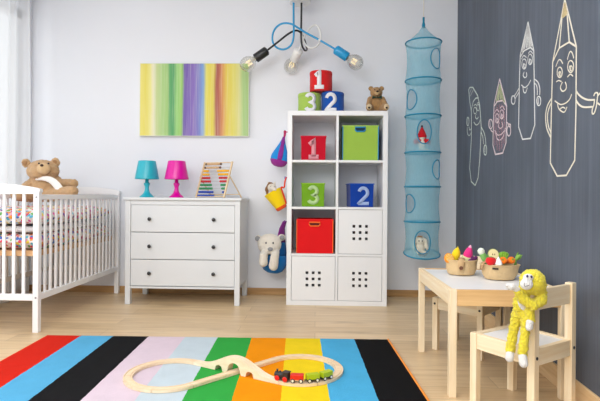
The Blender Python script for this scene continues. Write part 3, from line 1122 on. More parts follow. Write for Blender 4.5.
for i in range(13):
    t_ = i / 12
    z = 0.052 + (0.245 - 0.052) * t_
    for j, (r, zz) in enumerate(zip(pr[:-1], pr[1:])):
        if r[1] <= z <= zz[1]:
            rr = r[0] + (zz[0] - r[0]) * (z - r[1]) / max(1e-6, zz[1] - r[1])
    hwid = 0.50 if t_ < 0.75 else 0.8
    for k in range(7):
        a = -PI / 2 + 0.1 + hwid * (-1 + 2 * k / 6) * (0.45 + 0.55 * t_)
        vs.append(Mt @ V(((rr + 0.002) * math.cos(a), (rr + 0.002) * math.sin(a) * 0.85, z)))
st_.add(vs, [(i * 7 + k, i * 7 + k + 1, i * 7 + k + 8, i * 7 + k + 7) for i in range(12) for k in range(6)])
st_.build('strap_panel', cloth('pouch_violet_strap', (136, 44, 140)), p1, solid=0.003)
top = Mt @ V((0, 0, 0.240))
MB().tube(spline([top, top + V((0.004, 0, 0.03)), top + V((0.003, 0, 0.052)), top + V((0.013, 0, 0.052)), top + V((0.013, 0, 0.03)), top + V((0.006, 0, 0.0))], 6), 0.005, 8).build('loop', cloth('pouch_loop', (184, 30, 96)), p1)
hk = MB()
hk.lathe([(0, 0), (0.010, 0), (0.010, 0.005), (0.0045, 0.007), (0.0045, 0.030), (0.009, 0.033), (0.009, 0.040), (0, 0.040)], (0.0890, 0.0, top.z + 0.046), 14, Matrix.Rotation(R(-90), 4, 'Y'))
hk.v = [p + V((0.0012, 0, 0)) for p in hk.v]
hk.build('hook', plain('hook_pink', (186, 26, 84), 0.4), p1)

# 2: yellow bucket pouch with a plush pony in it
PO = (-0.262, 3.92, 0.70)
p2 = thing('hanging_pouch', 'yellow bucket pouch with red strap, middle one beside the shelf', 'bag', PO, 0, 'toy pouches hanging on the side of the shelf')
axis = V((-0.095, 0, 0.165)).normalized()
Mt2 = Matrix.Translation((-0.012, 0, 0.030)) @ V((0, 0, 1)).rotation_difference(axis).to_matrix().to_4x4()
MB().lathe([(0, 0), (0.034, 0.0), (0.042, 0.006), (0.056, 0.07), (0.072, 0.150), (0.074, 0.158), (0.070, 0.160), (0.067, 0.150), (0.052, 0.07), (0.038, 0.012), (0, 0.010)], (0, 0, 0), 32, Mt2).build('body', cloth('pouch_yellow', (250, 214, 10)), p2)
MB().lathe([(0, -0.004), (0.036, -0.003), (0.0445, 0.006), (0.048, 0.022), (0.044, 0.023), (0, 0.018)], (0, 0, 0), 32, Mt2).build('base_panel', cloth('pouch_orange', (236, 88, 20)), p2, label='orange reinforced bottom')
sp2 = spline([Mt2 @ V((0.0495, -0.004, 0.02)), Mt2 @ V((0.066, -0.004, 0.09)), Mt2 @ V((0.079, -0.004, 0.152)), (0.004, -0.004, 0.205), (0.010, 0, 0.250), (0.018, 0.0, 0.278), (0.020, 0.004, 0.284)], 7)
MB().tube(sp2, 0.0065, 10).build('strap', cloth('pouch_red_strap', (226, 62, 30)), p2)
hk = MB()
hk.lathe([(0, 0), (0.010, 0), (0.010, 0.005), (0.0045, 0.007), (0.0045, 0.024), (0.010, 0.027), (0.010, 0.035), (0, 0.035)], (0.0405, 0.005, 0.283), 14, Matrix.Rotation(R(-90), 4, 'Y'))
hk.build('hook', plain('hook_lilac', (120, 120, 190), 0.4), p2)

pn = thing('plush_pony', 'small white plush pony with brown mane peeking from the yellow pouch', 'soft toy', (-0.348, 3.92, 0.815))
fw = plush('pony_white', (236, 226, 210), 0.1)
B = MB()
B.cap((0.024, 0, 0.0), (0.000, 0, 0.055), 0.028, 0.028)
B.ell((-0.008, -0.004, 0.085), (0.036, 0.034, 0.036))
B.cap((-0.006, -0.02, 0.082), (0.016, -0.052, 0.068), 0.024, 0.019)
for s in (-1, 1):
    B.cap((-0.010 + s * 0.020, 0.004, 0.108), (-0.014 + s * 0.030, 0.004, 0.134), 0.010, 0.004)
B.build('body', fw, pn, remesh=0.0035, fur=0.003, furscale=0.008)
B = MB()
B.cap((-0.030, 0.008, 0.118), (-0.052, 0.008, 0.070), 0.014, 0.016)
B.cap((-0.050, 0.008, 0.078), (-0.046, 0.004, 0.035), 0.015, 0.010)
B.cap((-0.030, 0.000, 0.122), (-0.006, -0.012, 0.120), 0.011, 0.007)
B.build('mane', plush('pony_mane', (140, 98, 56), 0.3), pn, remesh=0.0035, fur=0.006, furscale=0.008)
for s in (-1, 1):
    MB().ell((0.000 + s * 0.016, -0.036, 0.094), 0.0035, n=10, m=8).build('eye', M_BLACK, pn)

# 3: big blue pouch with a white bear
PO = (XS - 0.118, 3.91, 0.212)
p3 = thing('hanging_pouch', 'big blue pouch with violet strap, lowest on the side of the shelf', 'bag', PO, 0, 'toy pouches hanging on the side of the shelf')
pr3 = [(0, 0), (0.040, 0.004), (0.070, 0.022), (0.088, 0.055), (0.0975, 0.095), (0.097, 0.125), (0.094, 0.153), (0.090, 0.155), (0.092, 0.125), (0.092, 0.095), (0.082, 0.058), (0.064, 0.028), (0.036, 0.011), (0, 0.008)]
Mt3 = Matrix.Translation((-0.006, 0, 0)) @ Matrix.Rotation(R(7), 4, 'Y')
MB().lathe(pr3, (0, 0, 0), 40, Mt3, 1.10, 1.0).build('body', cloth('pouch_deep_blue', (10, 112, 184)), p3)
for nm_, pts, mt_ in (('back_panel', [(0.104, 0.11, 0.068), (0.102, 0.16, 0.068), (0.098, 0.21, 0.062), (0.094, 0.248, 0.056)], cloth('pouch_back_blue', (10, 112, 184))),
                      ('strap', [(0.094, 0.246, 0.056), (0.090, 0.30, 0.044), (0.088, 0.36, 0.032), (0.104, 0.420, 0.022)], cloth('pouch_purple', (128, 30, 128)))):
    vs = []
    for x, z, w in pts:
        for k in range(5):
            u = -1 + k / 2
            vs.append((x + (u - 1) * w * 0.62, u * w * 0.7, z))
    MB().add(vs, [(i * 5 + k, i * 5 + k + 1, i * 5 + k + 6, i * 5 + k + 5) for i in range(3) for k in range(4)]).build(nm_, mt_, p3, solid=0.004)
hk = MB()
hk.lathe([(0, 0), (0.010, 0), (0.010, 0.005), (0.0045, 0.007), (0.0045, 0.024), (0.010, 0.027), (0.010, 0.035), (0, 0.035)], (0.1175, 0.0, 0.416), 14, Matrix.Rotation(R(-90), 4, 'Y'))
hk.v = [p + V((0.0012, 0, 0)) for p in hk.v]
hk.build('hook', plain('hook_violet', (120, 40, 140), 0.4), p3)

wb = thing('teddy_bear', 'fluffy white teddy bear with grey nose sitting in the blue pouch', 'teddy bear', (-0.338, 3.90, 0.228))
fw = plush('white_bear_plush', (240, 232, 218), 0.08, 60)
fg = plush('white_bear_grey', (150, 152, 156), 0.08)
B = MB()
B.ell((0.006, 0.0, 0.085), (0.050, 0.060, 0.075))
B.ell((-0.030, -0.035, 0.220), (0.096, 0.080, 0.086))
B.ell((-0.018, -0.098, 0.186), (0.042, 0.036, 0.034))
B.ell((-0.122, -0.02, 0.264), (0.029, 0.015, 0.029))
B.ell((0.066, -0.02, 0.274), (0.032, 0.015, 0.028))
B.cap((-0.058, -0.050, 0.168), (-0.066, -0.138, 0.140), 0.030, 0.032)
B.cap((-0.066, -0.138, 0.140), (-0.066, -0.140, 0.088), 0.032, 0.034)
B.cap((0.022, -0.050, 0.168), (0.022, -0.140, 0.140), 0.030, 0.033)
B.cap((0.022, -0.140, 0.140), (0.012, -0.142, 0.062), 0.033, 0.036)
B.build('body', fw, wb, remesh=0.005, fur=0.008, furscale=0.012)
MB().ell((-0.126, -0.036, 0.265), (0.021, 0.010, 0.021)).build('ear_lining', fg, wb, label='grey ear')
MB().ell((0.070, -0.036, 0.275), (0.020, 0.010, 0.018)).build('ear_lining', fg, wb, label='grey ear')
MB().ell((-0.014, -0.135, 0.192), (0.021, 0.012, 0.016)).build('nose', fg, wb)
for s in (-1, 1):
    MB().ell((-0.022 + s * 0.028, -0.110, 0.238), (0.006, 0.005, 0.009), n=10, m=8).build('eye', plain('bear_eye_grey_%d' % s, (60, 60, 66), 0.3), wb)

# ================================================================== hanging net tower
TX, TYY = 0.806, 3.72
ringz = [2.004, 1.716, 1.447, 1.170, 0.912, 0.648, 0.405]
tw = thing('hanging_organizer', 'tall turquoise mesh toy tower of six tiers hanging from ceiling', 'hanging organizer', (TX, TYY, ringz[-1]))
b0 = ringz[-1]


def net(name, rgb, alpha):
    m, nt, b = _nt(name)
    df = nt.nodes.new('ShaderNodeBsdfDiffuse')
    df.inputs['Color'].default_value = C3(*rgb)
    tl = nt.nodes.new('ShaderNodeBsdfTranslucent')
    tl.inputs['Color'].default_value = C3(*rgb)
    tr = nt.nodes.new('ShaderNodeBsdfTransparent')
    a = nt.nodes.new('ShaderNodeMixShader')
    a.inputs[0].default_value = 0.45
    c = nt.nodes.new('ShaderNodeMixShader')
    weave = noise_tex(nt, coords(nt, (60, 60, 10)), 3, 2)
    fac = math_node(nt, 'ADD', math_node(nt, 'MULTIPLY', math_node(nt, 'SUBTRACT', weave, 0.5), 0.10), alpha)
    nt.links.new(fac, c.inputs[0])
    nt.links.new(df.outputs[0], a.inputs[1])
    nt.links.new(tl.outputs[0], a.inputs[2])
    nt.links.new(tr.outputs[0], c.inputs[1])
    nt.links.new(a.outputs[0], c.inputs[2])
    nt.links.new(c.outputs[0], nt.nodes['Material Output'].inputs['Surface'])
    return m


M_NET = net('turquoise_net', (156, 224, 242), 0.39)
M_NETD = net('turquoise_net_floor', (130, 210, 232), 0.5)
M_RING = cloth('turquoise_binding', (20, 130, 166))
RR = 0.133
# openings: (tier, angle seen from above, height in tier, half-width, half-height)
openings = {0: (-52, 0.50, 0.058, 0.075), 1: (-148, 0.42, 0.058, 0.075), 2: (-97, 0.52, 0.056, 0.088), 3: (-42, 0.50, 0.058, 0.072), 4: (-152, 0.52, 0.058, 0.070), 5: (-100, 0.40, 0.063, 0.084)}
for i in range(6):
    z1, z0 = ringz[i] - b0, ringz[i + 1] - b0
    prof = lambda t: RR - 0.011 * math.sin(PI * t)
    N, K = 120, 30
    oa, ot, ow, oh = openings[i]
    vs, fs = [], []
    for j in range(K + 1):
        t_ = j / K
        for k in range(N):
            a = 2 * PI * k / N
            dip = 0.026 * math.sin(a) * (1 - t_) if i == 5 else 0.0
            vs.append((prof(t_) * math.cos(a), prof(t_) * math.sin(a), z0 + (z1 - z0) * t_ + dip))
    zc_ = z0 + (z1 - z0) * ot

    def inside(k, j):
        a = 2 * PI * (k + 0.5) / N - R(oa)
        a = (a + PI) % (2 * PI) - PI
        z = z0 + (z1 - z0) * (j + 0.5) / K
        return (a * RR / ow) ** 2 + ((z - zc_) / oh) ** 2 < 0.97
    for j in range(K):
        for k in range(N):
            if inside(k, j):
                continue
            q = (k + 1) % N
            fs.append((j * N + k, j * N + q, (j + 1) * N + q, (j + 1) * N + k))
    MB().add(vs, fs).build('net_wall', M_NET, tw, angle=180)
    rim = []
    for k in range(40):
        g = 2 * PI * k / 40
        a = R(oa) + ow * math.cos(g) / RR
        z = zc_ + oh * math.sin(g)
        r = prof((z - z0) / (z1 - z0)) + 0.001
        rim.append((r * math.cos(a), r * math.sin(a), z))
    MB().tube(rim, 0.0042, 8, closed=True).build('opening_rim', M_RING, tw)
    MB().lathe([(0, z0), (RR * 0.5, z0), (RR, z0)], n=48, M=(Matrix.Translation((0, 0, z0)) @ Matrix.Rotation(math.atan2(0.026, RR), 4, 'X') @ Matrix.Translation((0, 0, -z0))) if i == 5 else None).build('net_floor', M_NETD, tw)
for z in ringz:
    MB().tube([(RR * math.cos(2 * PI * k / 60), RR * math.sin(2 * PI * k / 60), z - b0 + (0.026 * math.sin(2 * PI * k / 60) if z == ringz[-1] else 0)) for k in range(60)], 0.0055, 8, closed=True).build('ring', M_RING, tw)
MB().lathe([(RR, ringz[0] - b0), (RR * 0.62, ringz[0] - b0 + 0.040), (RR * 0.30, ringz[0] - b0 + 0.082), (0.012, ringz[0] - b0 + 0.122)], n=48).build('net_roof', M_NET, tw, angle=180)
z = ringz[0] - b0
MB().lathe([(0, z + 0.115), (0.012, z + 0.115), (0.013, z + 0.135), (0.008, z + 0.160), (0.008, z + 0.195), (0, z + 0.196)], n=16).build('hanging_tab', M_RING, tw)
MB().cyl((0, 0, z + 0.19), (0, 0, ZC - b0 - 0.012), 0.0028, n=8).build('cord', cloth('cord_cream', (222, 214, 196)), tw, label='thin cream hanging cord')
MB().lathe([(0, 0), (0.014, 0), (0.016, 0.012), (0, 0.012)], (0, 0, ZC - b0 - 0.012), 16).build('ceiling_hook', M_WHITE, tw)

# gnome and bunny in the tower
gz = ringz[3] + 0.002
gn = thing('gnome_doll', 'small doll in red pointed hat sitting in the turquoise mesh tower', 'doll', (0.792, 3.68, gz))
B = MB()
B.ell((0, 0, 0.055), (0.026, 0.024, 0.052))
B.ell((0, -0.002, 0.108), (0.025, 0.024, 0.024))
for s in (-1, 1):
    B.cap((s * 0.012, -0.005, 0.018), (s * 0.030, -0.062, 0.010), 0.010, 0.009)
B.build('body', cloth('doll_cream', (232, 222, 206)), gn, remesh=0.003)
B = MB()
for s in (-1, 1):
    B.cap((s * 0.014, 0, 0.086), (s * 0.046, -0.006, 0.078), 0.018, 0.020)
B.cap((-0.018, 0.004, 0.088), (0.018, 0.004, 0.088), 0.022, 0.022)
B.build('jacket', cloth('doll_red', (206, 24, 36)), gn, remesh=0.003)
B = MB()
B.lathe([(0, 0.112), (0.034, 0.108), (0.036, 0.116), (0.028, 0.142), (0.014, 0.170), (0.005, 0.190), (0, 0.192)], (0, 0.002, 0), 24)
B.cap((-0.024, -0.004, 0.126), (-0.048, -0.006, 0.132), 0.014, 0.003)
B.build('hat', cloth('doll_hat_red', (204, 20, 34)), gn)
MB().ell((0, 0.002, 0.194), 0.009, n=12, m=8).build('pompom', plush('doll_pompom', (40, 36, 60)), gn)
for s in (-1, 1):
    MB().ell((s * 0.009, -0.0245, 0.111), 0.0025, n=8, m=6).build('eye', M_BLACK, gn)
bn = thing('plush_bunny', 'floppy-eared cream plush bunny sitting at the bottom of mesh tower', 'soft toy', (0.780, 3.670, ringz[6] + 0.005))
B = MB()
B.ell((0, 0, 0.042), (0.038, 0.034, 0.044))
B.ell((0, -0.004, 0.094), (0.033, 0.031, 0.033))
for s in (-1, 1):
    B.cap((s * 0.020, 0.0, 0.118), (s * 0.040, -0.010, 0.098), 0.011, 0.012)
    B.cap((s * 0.040, -0.010, 0.100), (s * 0.050, -0.020, 0.040), 0.013, 0.010)
    B.cap((s * 0.018, -0.02, 0.014), (s * 0.026, -0.05, 0.013), 0.014, 0.013)
B.build('body', plush('bunny_cream', (236, 228, 208), 0.06), bn, remesh=0.0035, fur=0.003, furscale=0.008)
for s in (-1, 1):
    MB().ell((-0.001 + s * 0.012, -0.034, 0.098), (0.004, 0.003, 0.006), n=10, m=8).build('eye', M_BLACK, bn)
MB().ell((0, -0.002, 0.128), (0.020, 0.018, 0.008)).build('hair_tuft', plush('bunny_tuft', (176, 132, 84)), bn)

# ================================================================== pendant lamp
LY = 3.85
lc = V((-0.139, 3.85, 2.365))
pl = thing('pendant_lamp', 'three-armed looping pendant lamp with blue, black and white tubes', 'lamp', (lc.x, LY, ZC))


def wp(p, dy=0.0):
    return V((p[0], p[1] + dy, p[2])) - V((lc.x, LY, ZC))


hz = lc.z - ZC
MB().lathe([(0, 0), (0.060, 0), (0.072, -0.012), (0.084, hz + 0.025), (0.086, hz + 0.005), (0.082, hz), (0, hz)], n=40).build('canopy', M_WHITE, pl)


def arm(pts, rgb, label, bulb_from, bulb_to, key):
    mm = plain('tube_' + key, rgb, 0.3)
    s = MB().tube(spline(pts, 8), 0.0078, 12)
    a = s.build('arm', mm, pl, label=label)
    d = (bulb_to - bulb_from).normalized()
    Mr = V((0, 0, 1)).rotation_difference(d).to_matrix().to_4x4()
    so = MB().lathe([(0, -0.004), (0.020, -0.004), (0.034, 0.004), (0.037, 0.012), (0.037, 0.112), (0.034, 0.116), (0.029, 0.116), (0.029, 0.090), (0, 0.090)], tuple(bulb_from), 28, Mr)
    so.build('socket', mm, a)
    base = bulb_from + d * 0.110
    MB().lathe([(0, -0.018), (0.016, -0.018), (0.016, 0.004), (0, 0.004)], tuple(base), 20, Mr).build('bulb_cap', plain('cap_' + key, (206, 192, 150), 0.3), a)
    m, nt, b = _nt('bulb_glass_' + key)
    tr = nt.nodes.new('ShaderNodeBsdfTransparent')
    tr.inputs['Color'].default_value = (0.95, 0.94, 0.90, 1)
    gl = nt.nodes.new('ShaderNodeBsdfGlossy')
    gl.inputs['Roughness'].default_value = 0.04
    lw = nt.nodes.new('ShaderNodeLayerWeight')
    lw.inputs['Blend'].default_value = 0.45
    mx = nt.nodes.new('ShaderNodeMixShader')
    nt.links.new(lw.outputs['Facing'], mx.inputs[0])
    nt.links.new(tr.outputs[0], mx.inputs[1])
    nt.links.new(gl.outputs[0], mx.inputs[2])
    nt.links.new(mx.outputs[0], nt.nodes['Material Output'].inputs['Surface'])
    MB().lathe([(0.018, 0.002), (0.022, 0.012), (0.041, 0.030), (0.0545, 0.053), (0.0595, 0.082), (0.0545, 0.110), (0.039, 0.131), (0.018, 0.142), (0, 0.144)], tuple(base), 32, Mr).build('bulb_glass', m, a, angle=180)
    m, nt, b = _nt('filament_' + key)
    b.inputs['Emission Color'].default_value = (1, 0.78, 0.42, 1)
    b.inputs['Emission Strength'].default_value = 0.9
    b.inputs['Base Color'].default_value = (1, 0.85, 0.6, 1)
    fl_ = MB()
    zz = []
    for k in range(11):
        an = 2 * PI * k / 10
        zz.append(V((0.018 * math.cos(an), 0.018 * math.sin(an), 0.066 + (0.020 if k % 2 else -0.02))))
    fl_.tube([base + (Mr @ p.to_4d()).to_3d() for p in zz], 0.0018, 6)
    fl_.build('filament', m, a)
    MB().lathe([(0, 0.0), (0.006, 0.0), (0.004, 0.05), (0.008, 0.055), (0, 0.06)], tuple(base), 12, Mr).build('glass_stem', m_stem, a)


m_stem = plain('glass_stem', (226, 220, 200), 0.2)
arm([wp((-0.19, 3.85, 2.373)), wp((-0.189, 3.85, 2.246)), wp((-0.187, 3.85, 2.119), 0.0), wp((-0.199, 3.85, 2.052), 0.01), wp((-0.232, 3.85, 2.016), 0.02), wp((-0.279, 3.85, 2.006), 0.03), wp((-0.327, 3.85, 2.024), 0.03),
     wp((-0.356, 3.85, 2.068), 0.03), wp((-0.355, 3.85, 2.128), 0.02), wp((-0.324, 3.85, 2.175), 0.0), wp((-0.273, 3.85, 2.196), -0.02), wp((-0.209, 3.85, 2.188), -0.035), wp((-0.154, 3.85, 2.159), -0.03), wp((-0.09, 3.85, 2.119), -0.03), wp((0.014, 3.85, 2.063), -0.03), wp((0.141, 3.85, 1.989), -0.03)],
    (36, 156, 212), 'blue looping tube', wp((0.141, 3.85, 1.989), -0.03), wp((0.283, 3.85, 1.897), -0.03), 'blue')
arm([wp((-0.128, 3.85, 2.373)), wp((-0.128, 3.85, 2.23)), wp((-0.128, 3.85, 2.087), 0.0), wp((-0.121, 3.85, 2.032), 0.01), wp((-0.101, 3.85, 2.002), 0.035), wp((-0.084, 3.85, 2.02), 0.08), wp((-0.093, 3.85, 2.071), 0.11), wp((-0.114, 3.85, 2.127), 0.10),
     wp((-0.142, 3.85, 2.157), 0.06), wp((-0.177, 3.85, 2.156), 0.03), wp((-0.233, 3.85, 2.126), 0.02), wp((-0.312, 3.85, 2.064), 0.02), wp((-0.399, 3.85, 1.996), 0.02)],
    (34, 36, 38), 'black looping tube', wp((-0.399, 3.85, 1.996), 0.02), wp((-0.545, 3.85, 1.894), 0.02), 'black')
arm([wp((-0.136, 3.89, 2.389)), wp((-0.132, 3.89, 2.245)), wp((-0.123, 3.89, 2.132)), wp((-0.102, 3.89, 2.06)), wp((-0.062, 3.89, 2.023)), wp((-0.01, 3.89, 2.031)), wp((0.025, 3.89, 2.084)), wp((0.021, 3.89, 2.156)),
     wp((-0.011, 3.89, 2.204)), wp((-0.055, 3.89, 2.184)), wp((-0.091, 3.89, 2.132)), wp((-0.118, 3.89, 2.076)), wp((-0.146, 3.89, 2.004))],
    (236, 236, 234), 'white looping tube', wp((-0.146, 3.89, 2.004)), wp((-0.201, 4.01, 1.937)), 'white')
MB().cyl(wp((0.01, 3.85, 2.065), -0.03), wp((0.025, 3.85, 2.056), -0.03), 0.0086, n=12).build('joint_ring', M_WHITE, pl)


